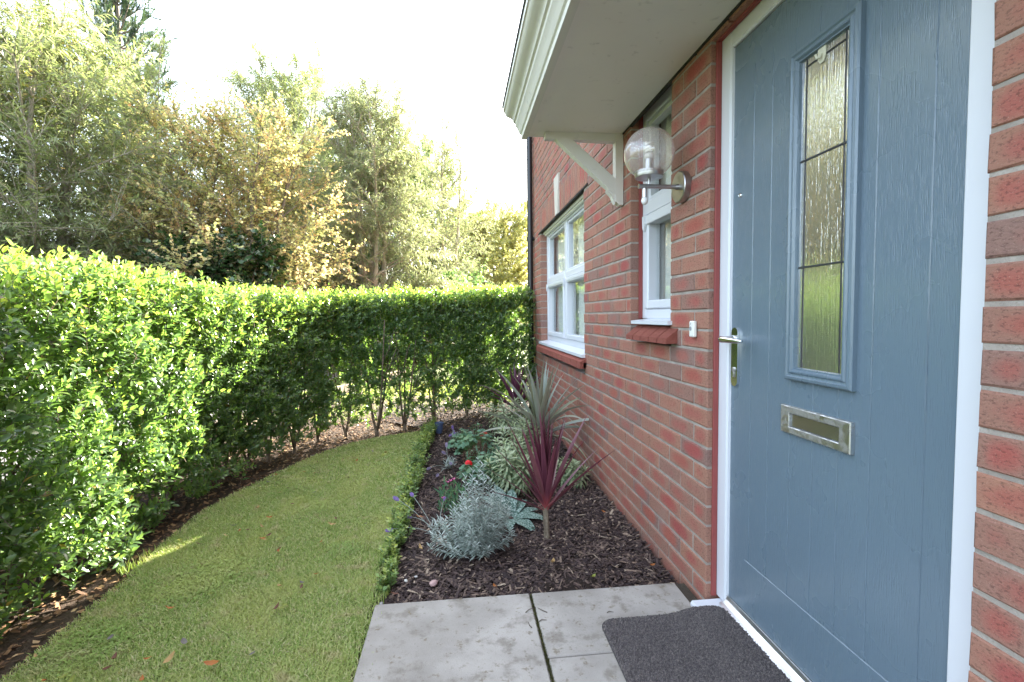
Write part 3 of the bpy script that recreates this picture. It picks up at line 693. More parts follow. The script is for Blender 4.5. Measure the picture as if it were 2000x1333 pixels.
BED = [(-1.27, 1.863), (-.02, 1.863), (-.02, 6.4), (-2.0, 6.4), (-1.9, 5.6), (-1.35, 5.0), (-1.24, 4.75), (-1.25, 4.2), (-1.29, 3.4), (-1.295, 2.7), (-1.30, 2.0)]
sheet('flower_bed', BED, -.045, SOILM, .05, .03, seed=9.)
m = MB(); m.box(-3.44, -.5, -6, 7.2, -.25, -.06); o = m.build('soil', m_soil('hedge_soil', (.055, .038, .028), (.11, .075, .05), 60.)); o['kind'] = 'structure'
# paving slabs: one path
CONC = m_concrete(); pv_ = MB()
def slab(x0, x1, y0, y1, dz): pv_.box(x0, x1, y0, y1, -.055, .0+dz, .005)
slab(-1.270, -.668, 1.262, 1.860, 0.0); slab(-.660, -.062, 1.4905, 1.856, .0015); slab(-.660, -.062, .885, 1.4875, 0.); slab(-1.270, -.668, .655, 1.254, .001)
for i in range(5):
    slab(-1.270, -.668, .047-.608*i, .647-.608*i, 0.); slab(-.660, -.062, .277-.608*i, .877-.608*i, 0.)
path = pv_.build('path', CONC); path['kind'] = 'structure'
m = MB(); m.box(-1.262, -.02, -3, 1.855, -.06, -.006); o = m.build('path_joint', m_soil('joint_dirt', (.06, .05, .04), (.15, .12, .09), 90.)); o['kind'] = 'structure'

# ------------------------------------------------------------------ door mat
mat_o = thing('doormat', 'dark charcoal looped doormat with rounded corners on the paving by the door', 'doormat', (-.2, 1.28, 0))
MX0, MX1, MY0, MY1, MR = -.445, .030, .88, 1.648, .055
nx, ny = 190, 300
gx = np.linspace(MX0, MX1, nx); gy = np.linspace(MY0, MY1, ny); XX, YY = np.meshgrid(gx, gy, indexing='ij')
ex = np.maximum(np.maximum(MX0+MR-XX, XX-(MX1-MR)), 0); ey = np.maximum(np.maximum(MY0+MR-YY, YY-(MY1-MR)), 0)
dist = np.where((ex > 0) & (ey > 0), MR-np.hypot(ex, ey), np.minimum(np.minimum(XX-MX0, MX1-XX), np.minimum(YY-MY0, MY1-YY)))
base = .5*(1-np.cos(np.pi*np.clip((XX+.20)/.13, 0, 1)))*.0195
ZZ = base+.0045+.0075*np.sqrt(np.clip(dist/.012, 0, 1))+RNG.normal(0, .0016, XX.shape)
XX2 = XX+RNG.normal(0, .0006, XX.shape); YY2 = YY+RNG.normal(0, .0006, YY.shape)
ok = dist > -.0005; idx = -np.ones(XX.shape, int); idx[ok] = np.arange(ok.sum())
vv = np.stack([XX2[ok], YY2[ok], ZZ[ok]], 1); rt = RNG.random(ok.sum())
q = np.stack([idx[:-1, :-1], idx[1:, :-1], idx[1:, 1:], idx[:-1, 1:]], -1).reshape(-1, 4); q = q[(q >= 0).all(1)]
me = bpy.data.meshes.new('pile'); me.from_pydata(vv.tolist(), [], q.tolist()); at = me.attributes.new('tint', 'FLOAT_COLOR', 'POINT')
at.data.foreach_set('color', np.stack([rt, rt, rt, np.ones_like(rt)], 1).astype(np.float32).ravel()); link('pile', me, m_mat(), mat_o)
m = MB()
def rrect(x0, x1, y0, y1, r, n=6):
    pts = []
    for cx, cy, t0 in ((x1-r, y1-r, 0), (x0+r, y1-r, 90), (x0+r, y0+r, 180), (x1-r, y0+r, 270)):
        for i in range(n+1): t = R(t0+90*i/n); pts.append((cx+r*math.cos(t), cy+r*math.sin(t)))
    return pts
m.prism(rrect(MX0, -.095, MY0, MY1, .05), 2, .0018, .006); m.build('backing', BLACKP, mat_o)

# ------------------------------------------------------------------ grass, bark chips, leaf litter
GR = NP()
def blades(n, y0, y1, x0=-2.45, x1=-1.26, h=(.009, .020), w=.0017):
    x = RNG.uniform(x0, x1, n); y = RNG.uniform(y0, y1, n); k = inpoly(x, y, LAWN)
    k |= (inpoly(x-.035, y, LAWN) | inpoly(x+.03, y, LAWN)) & (RNG.random(n) < .4)
    x, y = x[k], y[k]; n = len(x); hh = RNG.uniform(*h, n)*(1+.5*(RNG.random(n) < .04))
    a = RNG.uniform(0, 2*np.pi, n); lean = RNG.uniform(.15, 1.1, n)
    D = np.stack([np.cos(a)*lean, np.sin(a)*lean, np.ones(n)], 1); D = nrm(D)
    T = np.array([(-1., 0, 0), (1., 0, 0), (.7, .55, 0), (-.7, .55, 0), (0, 1, 0)])
    S = np.stack([-np.sin(a+RNG.normal(0, .6, n)), np.cos(a), np.zeros(n)], 1); ww = w*RNG.uniform(.6, 1.3, n)
    P = np.stack([x, y, np.full(n, -.016)], 1)
    V = P[:, None, :]+T[None, :, 0:1]*(ww[:, None]*S)[:, None, :]+T[None, :, 1:2]*(hh[:, None]*D)[:, None, :]
    V[:, 4] += np.stack([np.cos(a), np.sin(a), -.35*np.ones(n)], 1)*(hh*.35)[:, None]
    C = np.zeros((n, 5, 3)); C[:, :, 0] = RNG.random(n)[:, None]
    GR.add(V, [(0, 1, 2, 3), (3, 2, 4)], C)
blades(105000, 1.15, 2.2); blades(90000, 2.2, 3.3); blades(52000, 3.3, 4.8, w=.003); blades(22000, .0, 1.15, w=.003)
# a tuft of longer grass at the sunny edge
def tuft(cx, cy, n, r, h):
    t = RNG.uniform(0, 2*np.pi, n); rr = r*np.sqrt(RNG.random(n)); x = cx+rr*np.cos(t); y = cy+rr*np.sin(t)
    a = RNG.uniform(0, 2*np.pi, n); D = nrm(np.stack([np.cos(a)*.4, np.sin(a)*.4, np.ones(n)], 1)); hh = RNG.uniform(.5, 1, n)*h
    T = np.array([(-1., 0, 0), (1., 0, 0), (.7, .55, 0), (-.7, .55, 0), (0, 1, 0)]); S = np.stack([-np.sin(a), np.cos(a), np.zeros(n)], 1)*.002
    V = np.stack([x, y, np.full(n, -.03)], 1)[:, None, :]+T[None, :, 0:1]*S[:, None, :]+T[None, :, 1:2]*(hh[:, None]*D)[:, None, :]
    C = np.zeros((n, 5, 3)); C[:, :, 0] = (RNG.random(n)*.6+.1)[:, None]; GR.add(V, [(0, 1, 2, 3), (3, 2, 4)], C)
for cx, cy in ((-2.40, 2.45), (-2.37, 2.58), (-2.42, 2.34), (-1.30, 1.95), (-1.29, 1.75), (-1.285, 1.55)): tuft(cx, cy, 130, .07, .045)
# rough verge grass beyond the hedge
n = 9000; x = RNG.uniform(-3.4, .0, n); y = RNG.uniform(5.6, 8.5, n)
kk = (y > 6.15+.68*x+.35) & (x > -3.4); x, y = x[kk], y[kk]; n = len(x); a = RNG.uniform(0, 2*np.pi, n)
D = nrm(np.stack([np.cos(a)*.6, np.sin(a)*.6, np.ones(n)], 1)); T = np.array([(-1., 0, 0), (1., 0, 0), (.7, .55, 0), (-.7, .55, 0), (0, 1, 0)])
V = np.stack([x, y, np.full(n, -.12)], 1)[:, None, :]+T[None, :, 0:1]*(np.stack([-np.sin(a), np.cos(a), 0*a], 1)*.006)[:, None, :]+T[None, :, 1:2]*(RNG.uniform(.05, .14, n)[:, None]*D)[:, None, :]
C = np.zeros((n, 5, 3)); C[:, :, 0] = RNG.random(n)[:, None]*.8; GR.add(V, [(0, 1, 2, 3), (3, 2, 4)], C)
# clover and moss patches in the turf
for cx, cy, rr_, n in ((-2.05, 2.15, .24, 1500), (-2.2, 1.75, .18, 900), (-1.75, 2.9, .15, 500), (-1.5, 2.35, .10, 260), (-2.1, 3.2, .14, 400)):
    a = RNG.uniform(0, 6.28, n); q = rr_*np.sqrt(RNG.random(n))*RNG.uniform(.5, 1, n); P = np.stack([cx+q*np.cos(a), cy+q*np.sin(a), RNG.uniform(-.006, .008, n)], 1); D = nrm(np.stack([RNG.normal(0, 1, n), RNG.normal(0, 1, n), np.full(n, .25)], 1))
    kk = inpoly(P[:, 0], P[:, 1], LAWN); leaves(GR, LEAF_DIAMOND, P[kk], D[kk], np.tile([[0, 0, 1.]], (n, 1))[kk], RNG.uniform(.006, .011, n)[kk], 1.7, RNG.uniform(0, .25, n)[kk])
tag(GR.build('grass', m_grass()), 'short mown grass of the lawn and the verge', 'grass', kind='stuff')

def chips(name, n, poly, z, mat, ln=(.012, .052), wd=(.0035, .011), th=(.0012, .003), zj=.012, box=None, fn=None):
    xs = [p[0] for p in poly]; ys = [p[1] for p in poly]
    x = RNG.uniform(min(xs), max(xs), n); y = RNG.uniform(min(ys), max(ys), n); k = inpoly(x, y, poly)
    if fn is not None: k &= fn(x, y)
    x, y = x[k], y[k]; n = len(x)
    T = np.array([(sx, sy, sz) for sx in (-1, 1) for sy in (-1, 1) for sz in (-1, 1)], float)*.5
    F = [(0, 1, 3, 2), (4, 6, 7, 5), (0, 4, 5, 1), (2, 3, 7, 6), (0, 2, 6, 4), (1, 5, 7, 3)]
    Tk = np.repeat(T[None], n, 0)*(1+RNG.normal(0, .28, (n, 8, 3)))
    dim = np.stack([RNG.uniform(*ln, n)*RNG.choice([.5, 1, 1.4], n, p=[.5, .4, .1]), RNG.uniform(*wd, n), RNG.uniform(*th, n)], 1); Tk *= dim[:, None, :]
    a = RNG.uniform(0, 2*np.pi, n); tl = RNG.normal(0, .30, n); D = nrm(np.stack([np.cos(a), np.sin(a), tl], 1)); U = nrm(np.stack([RNG.normal(0, .3, n), RNG.normal(0, .3, n), np.ones(n)], 1))
    S, Dn, N = frames(D, U); P = np.stack([x, y, z+RNG.random(n)*zj], 1)
    V = P[:, None, :]+Tk[:, :, 0:1]*Dn[:, None, :]+Tk[:, :, 1:2]*S[:, None, :]+Tk[:, :, 2:3]*N[:, None, :]
    C = np.zeros((n, 8, 3)); C[:, :, 0] = RNG.random(n)[:, None]
    q = NP(); q.add(V, F, C); return q.build(name, mat, smooth=False)
BARKC = m_chip('bark_chip', [(0, (.030, .020, .021)), (.35, (.058, .038, .037)), (.68, (.100, .066, .058)), (.88, (.17, .118, .094)), (.96, (.29, .205, .155)), (1, (.42, .33, .25))])
NEAR = [(-1.27, 1.865), (-.02, 1.865), (-.02, 3.2), (-1.29, 3.2)]; FAR = [(-1.27, 3.2), (-.02, 3.2), (-.02, 6.2), (-1.3, 6.2)]
tag(chips('bark_chips', 15000, NEAR, -.046, BARKC), 'dark bark chips mulching the front of the flower bed', 'bark mulch', kind='stuff')
tag(chips('bark_chips', 10000, FAR, -.046, BARKC, ln=(.02, .05), wd=(.005, .011)), 'dark bark chips around the plants at the back of the bed', 'bark mulch', kind='stuff')
HSTRIP = [(-3.15, 1.0), (-2.34, 1.0), (-2.36, 2.15), (-2.42, 2.95), (-2.24, 3.65), (-1.90, 4.40), (-1.45, 4.70), (-1.0, 4.9), (-.3, 5.3), (-.3, 6.4), (-2.4, 5.5), (-3.15, 4.2)]
LITC = m_chip('litter_chip', [(0, (.05, .03, .02)), (.4, (.12, .065, .035)), (.7, (.22, .12, .06)), (.88, (.34, .20, .10)), (1, (.48, .33, .18))])
tag(chips('leaf_litter', 26000, HSTRIP, -.062, LITC, ln=(.012, .034), wd=(.006, .016), th=(.001, .002), zj=.03), 'brown leaf litter lying under the hedges', 'leaf litter', kind='stuff')

# ------------------------------------------------------------------ fallen leaves on the lawn, stones, twigs on the path
def fallen_leaf_mesh(name, ln, wd, curl, seed):
    r_ = random.Random(seed); n = 7; vs = []; fs = []
    for i in range(n+1):
        t = i/n; w = wd*math.sin(math.pi*min(1, t*.96+.02))**.75*(1-.25*t); z = curl*(t-.5)**2*ln*1.6+r_.uniform(-.001, .001); y = ln*(t-.5)
        vs += [(-w, y, z+curl*w*.7), (0, y, z), (w, y, z+curl*w*.7*r_.uniform(.5, 1.4))]
    for i in range(n):
        for c in (0, 1): b = i*3+c; fs.append((b, b+1, b+4, b+3))
    vs += [(-.0006, -ln*.5, curl*.25*ln*1.6), (.0006, -ln*.5, curl*.25*ln*1.6), (0, -ln*.78, curl*.4*ln)]; b = len(vs)-3; fs.append((b, b+1, b+2))
    me = bpy.data.meshes.new(name); me.from_pydata(vs, [], fs); me.polygons.foreach_set('use_smooth', [True]*len(fs)); return me
def m_dead(name, a, b):
    g = G(name); f = g.noise(140., detail=4); c = g.mix(f, a, b); p = g.pbr(c, .6, spec=.3); t = g.n('BsdfTranslucent', {'Color': c})
    return g.done(g.n('MixShader', {0: .25, 1: p, 2: t}))
KINDS = [('orange', (.42, .15, .035), (.30, .10, .03), 'dry orange leaf lying on the lawn'), ('brown', (.17, .07, .04), (.10, .04, .03), 'curled dark brown leaf lying on the lawn'),
         ('tan', (.50, .33, .14), (.36, .22, .09), 'pale tan leaf lying on the lawn'), ('grey', (.20, .17, .17), (.13, .11, .10), 'withered grey leaf lying on the lawn'), ('green', (.16, .22, .04), (.30, .28, .06), 'yellow green leaf fallen onto the lawn')]
r_ = random.Random(21); lm = {}
for nm, a, b, lb_ in KINDS:
    mt = m_dead('leaf_'+nm, a, b); lm[nm] = []
    for s_ in range(3):
        me = fallen_leaf_mesh('fallen_leaf', r_.uniform(.026, .042), r_.uniform(.007, .0105), r_.uniform(.15, .75), s_*7+len(nm)); me.materials.append(mt); lm[nm].append((me, lb_))
spots = [(-1.73, 1.58, 'orange', 1.15), (-1.68, 2.02, 'tan', 1), (-1.62, 1.86, 'green', .9), (-1.88, 1.62, 'tan', .9), (-2.05, 1.60, 'brown', 1), (-1.80, 2.35, 'brown', .9), (-1.98, 2.62, 'tan', .9), (-1.92, 2.48, 'orange', .8), (-2.14, 2.66, 'grey', 1)]
cl_ = ['orange', 'brown', 'tan', 'orange', 'brown', 'grey', 'green', 'brown']
while len(spots) < 72:
    y = 1.45+3.2*r_.random()**1.1; x = r_.uniform(-2.36, -1.36); x = -2.3+(x+2.3)*(.55+.45*r_.random())
    if inpoly(np.array([x]), np.array([y]), LAWN)[0]: spots.append((x, y, r_.choice(cl_), r_.uniform(.55, 1.0)))
for x, y, kd, sc in spots:
    me, lb_ = r_.choice(lm[kd]); o = bpy.data.objects.new('fallen_leaf', me); SC.collection.objects.link(o)
    o.location = (x, y, .012); o.rotation_euler = (r_.uniform(-.35, .35), r_.uniform(-.35, .35), r_.uniform(0, 6.28)); o.scale = (sc*1.1,)*3
    tag(o, lb_, 'leaf', 'fallen leaves on the lawn')
def stone(loc, r, col, label, seed):
    import bmesh
    from mathutils import noise as mn
    bm = bmesh.new(); bmesh.ops.create_icosphere(bm, subdivisions=3, radius=1)
    for v in bm.verts: v.co *= 1+.22*mn.noise(v.co*1.6+Vector((seed, 0, 0)))
    me = bpy.data.meshes.new('pebble'); bm.to_mesh(me); bm.free(); me.polygons.foreach_set('use_smooth', [True]*len(me.polygons))
    o = link('pebble', me, plain('pebble_stone', col, .8, nscale=200., bump=(300., .3, .002))); o.location = loc; o.scale = (r, r*.72, r*.5); o.rotation_euler = (0, 0, seed); tag(o, label, 'pebble')
stone((-1.055, 2.02, -.022), .021, (.42, .27, .26), 'flat pink pebble on the bark in front of the silver lavender', 1.)
stone((-1.175, 2.06, -.025), .010, (.55, .52, .48), 'small white pebble on the bark near the corner of the box edging', 2.)
stone((-1.135, 2.09, -.027), .008, (.45, .42, .40), 'tiny grey pebble beside the small white pebble on the bark', 3.)
stone((-1.255, 1.90, -.024), .011, (.34, .32, .32), 'grey pebble at the corner of the paving and the bed', 4.5)
def mulch_leaf(loc, kd, sc, rz, label):
    o = bpy.data.objects.new('fallen_leaf', lm[kd][0][0]); SC.collection.objects.link(o); o.location = loc; o.rotation_euler = (.2, .1, rz); o.scale = (sc,)*3; tag(o, label, 'leaf')
mulch_leaf((-.375, 1.97, -.018), 'green', 1.3, 2.3, 'silvery green leaf lying on the bark close to the paving edge')
for o in [bpy.context.scene.objects[-1]]: pass
mulch_leaf((-1.135, 2.34, -.02), 'tan', 1.0, .4, 'yellow leaf on the bark left of the silver lavender')
mulch_leaf((-1.17, 2.70, -.015), 'orange', 1.5, 1.2, 'large rusty leaf on the bark beside the box edging')
mulch_leaf((-.13, 2.62, -.012), 'orange', 1.0, .7, 'curled orange leaf on the bark against the brick wall')
mulch_leaf((-.09, 2.02, -.012), 'orange', 1.1, 2., 'dry orange leaf in the corner between paving and wall')
mulch_leaf((-.80, 1.96, -.02), 'orange', .8, .5, 'small orange leaf on the bark at the paving edge')
mulch_leaf((-1.21, 1.95, -.016), 'brown', 1.2, 1.4, 'curled brown leaf on the bark at the end of the box edging')
mulch_leaf((-.52, 2.12, -.02), 'tan', 1.1, 2.8, 'tan leaf on the bark in front of the red cordyline trunk')
TW = plain('twig_bark', (.10, .075, .06), .9)
for i, (x, y, a, l) in enumerate([(-.70, 1.73, .6, .05), (-.62, 1.72, 2.4, .045), (-.66, 1.67, .3, .03), (-.69, 1.64, 1.9, .035), (-.40, 1.69, .1, .025)]):
    m = MB(); p = [(0, 0, .003), (l*.4, .003, .005), (l, -.003, .003)]; m.tube(p, [.0018, .0015, .0009], 5); o = m.build('twig', TW); o.location = (x, y, .0); o.rotation_euler = (0, 0, a)
    tag(o, 'tiny dark twig lying on the pale paving', 'twig', 'twigs on the paving')
# moss growing in the joint between slabs
ms = NP(); n = 2600; y = RNG.uniform(.9, 1.855, n); x = -.664+RNG.normal(0, .0035, n); D = nrm(RNG.normal(0, .6, (n, 3))+np.array([0, 0, 1.]))
leaves(ms, LEAF_SIMPLE, np.stack([x, y, np.full(n, -.004)], 1), D, np.tile([[1., 0, 0]], (n, 1)), RNG.uniform(.003, .008, n), 1.3)
tag(ms.build('moss', leaf_mat('moss_leaf', [(0, (.05, .06, .015)), (.6, (.10, .105, .03)), (1, (.16, .13, .05))], .8)), 'green moss in the joint between the paving slabs', 'moss', kind='stuff')
# ------------------------------------------------------------------ hedges
STEMB = m_bark('hedge_bark', (.10, .07, .05), (.24, .19, .14), 60.)
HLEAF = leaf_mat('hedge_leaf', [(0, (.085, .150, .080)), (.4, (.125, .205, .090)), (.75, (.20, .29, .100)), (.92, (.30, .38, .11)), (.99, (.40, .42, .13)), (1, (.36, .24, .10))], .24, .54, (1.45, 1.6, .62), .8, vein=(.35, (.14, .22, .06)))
def polyline(pts, s):
    """points and unit tangents at arc lengths s along a polyline"""
    p = np.array(pts, float); d = np.linalg.norm(np.diff(p, axis=0), axis=1); c = np.concatenate([[0], np.cumsum(d)])
    x = np.interp(s, c, p[:, 0]); y = np.interp(s, c, p[:, 1]); e = .15
    tx = np.interp(s+e, c, p[:, 0])-np.interp(s-e, c, p[:, 0]); ty = np.interp(s+e, c, p[:, 1])-np.interp(s-e, c, p[:, 1])
    t = nrm(np.stack([tx, ty], 1)); return np.stack([x, y], 1), t, c[-1]
def hedge(name, label, line, half, top, bottom, n_shoot, stems, thin=None, side=1., seedtop=400):
    root = thing(name, label, 'hedge', (line[0][0], line[0][1], -.06))
    lf, tw = NP(), NP(); _, _, LEN = polyline(line, np.array([0.]))
    # shoots: position on the outline of the cross-section (u: 0 front bottom .. 1 back bottom over the top)
    n = n_shoot; s = RNG.uniform(0, LEN, n); u = RNG.beta(1.0, 1.5, n)
    C2, T, _ = polyline(line, s); Nn = np.stack([T[:, 1], -T[:, 0]], 1)*side           # towards the lawn
    tp = top(s); bt = bottom(s); hgt = tp-bt
    per = 2*hgt+2*half; q = u*per
    front = q < hgt; topm = (q >= hgt) & (q < hgt+2*half)
    off = np.where(front, half, np.where(topm, half-(q-hgt), -half)); z = np.where(front, bt+q, np.where(topm, tp, tp-(q-hgt-2*half)))
    sh = np.clip((z-(tp-.22))/.22, 0, 1)*np.where(topm, 0, 1); off = off*(1-.22*sh**2)
    z = z-np.where(topm, (np.abs(off)/half)**2.5*.10, 0)
    lump = .022*np.sin(s*7.3+z*5)+.025*np.sin(s*17+3*z)+.025*np.sin(z*13+s*4)
    nx_ = np.where(front, 1., np.where(topm, off/half*.35, -1.)); nz_ = np.where(topm, 1., .22)
    dep = RNG.beta(1.1, 1.9, n)*.26-lump*.8
    keep = np.ones(n, bool)
    if thin is not None: keep = RNG.random(n) < thin(s, z, u)
    OUT = np.stack([Nn[:, 0]*nx_, Nn[:, 1]*nx_, nz_], 1); OUT = nrm(OUT)
    P = np.stack([C2[:, 0]+Nn[:, 0]*off, C2[:, 1]+Nn[:, 1]*off, z], 1)-OUT*dep[:, None]
    P, OUT, dep, topm, s_, z_ = P[keep], OUT[keep], dep[keep], topm[keep], s[keep], z[keep]; n = len(P)
    D = nrm(OUT*.8+RNG.normal(0, .42, (n, 3))+np.array([0, 0, .45])); Ls = RNG.uniform(.09, .20, n)*np.where(topm & (RNG.random(n) < .07), 1.4, 1.)
    B = P-D*Ls[:, None]*.75; Cv = np.stack([np.zeros(n), np.zeros(n), RNG.uniform(-.02, .02, n)], 1)
    tubes(tw, B, D, Ls, Cv, .0016, .0008, 1, 3)
    nl = 14
    for i in range(nl):
        t = .22+.78*(i//2)/(nl//2-1); ph = (i//2)*1.57+(i % 2)*np.pi+RNG.normal(0, .25, n)+s_*9
        X = nrm(np.cross(D, np.array([[.3, .2, 1.]])+0*D)); Y = np.cross(D, X); rad = X*np.cos(ph)[:, None]+Y*np.sin(ph)[:, None]
        a = .95-.5*t+RNG.normal(0, .12, n); ld = nrm(rad*a[:, None]+D*.55+np.array([0, 0, .10-.12*(1-t)]))
        U = nrm(D*.7+OUT*.75+np.array([0, 0, .75])-rad*.15+RNG.normal(0, .2, (n, 3))); sz = RNG.uniform(.022, .058, n)*(1.08-.35*t)
        young_lit = np.where(topm, .42, .06)+.25*(t > .85)+np.clip((z_-(top(s_)-.3))/.3, 0, 1)*.30  # younger at shoot tips; light glowing through the hedge top is painted in
        leaves(lf, LEAF_OVAL, B+D*(Ls*t)[:, None]+Cv*t*t, ld, U, sz, RNG.uniform(.75, 1.25, n), np.where(RNG.random(n) < .006, 1., np.clip(RNG.random(n)*.72+young_lit*.5, 0, .98)))
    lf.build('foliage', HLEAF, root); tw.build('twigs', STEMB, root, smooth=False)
    for (x, y, k, r0) in stems:
        mb = MB(); rr = random.Random(int(abs(x*1000)+abs(y*777)))
        mb.tube([(x, y, -.09), (x+.004, y, -.02), (x, y+.004, .05)], [r0*1.25, r0, r0*.85], 9)
        for i in range(k):
            a = rr.uniform(0, 6.28); sp = rr.uniform(.05, .16); h = rr.uniform(.75, 1.1); b = (x+.012*math.cos(a), y+.012*math.sin(a))
            mb.tube([(x, y, -.02), (b[0]+sp*.25*math.cos(a), b[1]+sp*.25*math.sin(a), .13), (b[0]+sp*.6*math.cos(a), b[1]+sp*.6*math.sin(a), .42), (b[0]+sp*1.1*math.cos(a), b[1]+sp*1.1*math.sin(a), h)], [r0*.62, r0*.52, r0*.4, r0*.18], 6)
            for j in range(3):
                zz = rr.uniform(.2, .7); f = zz/h; a2 = a+rr.uniform(-1.5, 1.5); q0 = (b[0]+sp*f*math.cos(a), b[1]+sp*f*math.sin(a), zz)
                mb.tube([q0, (q0[0]+.10*math.cos(a2), q0[1]+.10*math.sin(a2), zz+.14), (q0[0]+.17*math.cos(a2), q0[1]+.17*math.sin(a2), zz+.32)], [r0*.25, r0*.18, r0*.08], 5)
        mb.build('stem', STEMB, root, smooth=True)
    return root
LINE_L = [(-2.78, .45), (-2.84, 1.6), (-2.84, 2.6), (-2.79, 3.3), (-2.66, 3.85), (-2.46, 4.35), (-2.33, 4.60)]
LINE_B = [(-2.36, 4.62), (-2.08, 4.86), (-1.72, 5.02), (-1.25, 5.33), (-.65, 5.72), (-.16, 6.02)]
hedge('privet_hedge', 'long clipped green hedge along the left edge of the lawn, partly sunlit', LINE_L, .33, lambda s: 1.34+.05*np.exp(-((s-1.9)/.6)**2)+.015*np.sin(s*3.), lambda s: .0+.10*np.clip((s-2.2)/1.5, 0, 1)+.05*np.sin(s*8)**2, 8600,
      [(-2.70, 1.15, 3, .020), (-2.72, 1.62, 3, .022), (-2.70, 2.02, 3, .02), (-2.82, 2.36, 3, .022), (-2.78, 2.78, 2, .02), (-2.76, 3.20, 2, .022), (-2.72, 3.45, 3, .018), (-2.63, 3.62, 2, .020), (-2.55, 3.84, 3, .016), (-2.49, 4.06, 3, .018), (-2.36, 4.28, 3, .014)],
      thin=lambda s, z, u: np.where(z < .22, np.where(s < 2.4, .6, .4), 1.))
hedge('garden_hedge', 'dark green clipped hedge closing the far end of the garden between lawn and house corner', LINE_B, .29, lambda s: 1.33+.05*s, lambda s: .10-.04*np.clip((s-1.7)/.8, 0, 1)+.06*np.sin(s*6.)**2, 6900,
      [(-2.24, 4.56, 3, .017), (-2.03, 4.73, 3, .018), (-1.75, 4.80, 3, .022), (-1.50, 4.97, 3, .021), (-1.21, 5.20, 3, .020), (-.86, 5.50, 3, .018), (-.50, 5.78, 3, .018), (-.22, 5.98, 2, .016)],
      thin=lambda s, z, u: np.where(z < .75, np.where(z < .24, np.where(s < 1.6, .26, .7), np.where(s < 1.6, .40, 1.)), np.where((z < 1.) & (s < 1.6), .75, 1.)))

# ------------------------------------------------------------------ timber knee rail beyond the hedge
TIMB = m_bark('fence_timber', (.16, .125, .09), (.28, .23, .17), 25.)
fence = thing('knee_rail_fence', 'low timber post and rail fence behind the left hedge', 'fence', (-3.1, 5.2, -.12))
FP = [(-3.22, .4), (-3.20, 2.0), (-3.12, 3.6), (-2.74, 5.2), (-2.3, 6.7), (-1.8, 8.2)]
for x, y in FP:
    m = MB(); m.box(x-.045, x+.045, y-.045, y+.045, -.3, .40, .008); m.build('post', TIMB, fence)
for (xa, ya_), (xb, yb_) in zip(FP[:-1], FP[1:]):
    m = MB(); d = Vector((xb-xa, yb_-ya_, 0)).normalized(); nn = Vector((-d.y, d.x, 0))*.03; q0 = Vector((xa, ya_, 0))+d*.047; q1 = Vector((xb, yb_, 0))-d*.047; vs = []
    for q in (q0, q1):
        for sgn, zz in ((-1, .14), (1, .14), (1, .25), (-1, .25)): vs.append(q+nn*sgn+Vector((0, 0, zz)))
    m.add(vs, [(0, 1, 2, 3), (7, 6, 5, 4), (0, 4, 5, 1), (1, 5, 6, 2), (2, 6, 7, 3), (3, 7, 4, 0)]); m.build('rail', TIMB, fence)

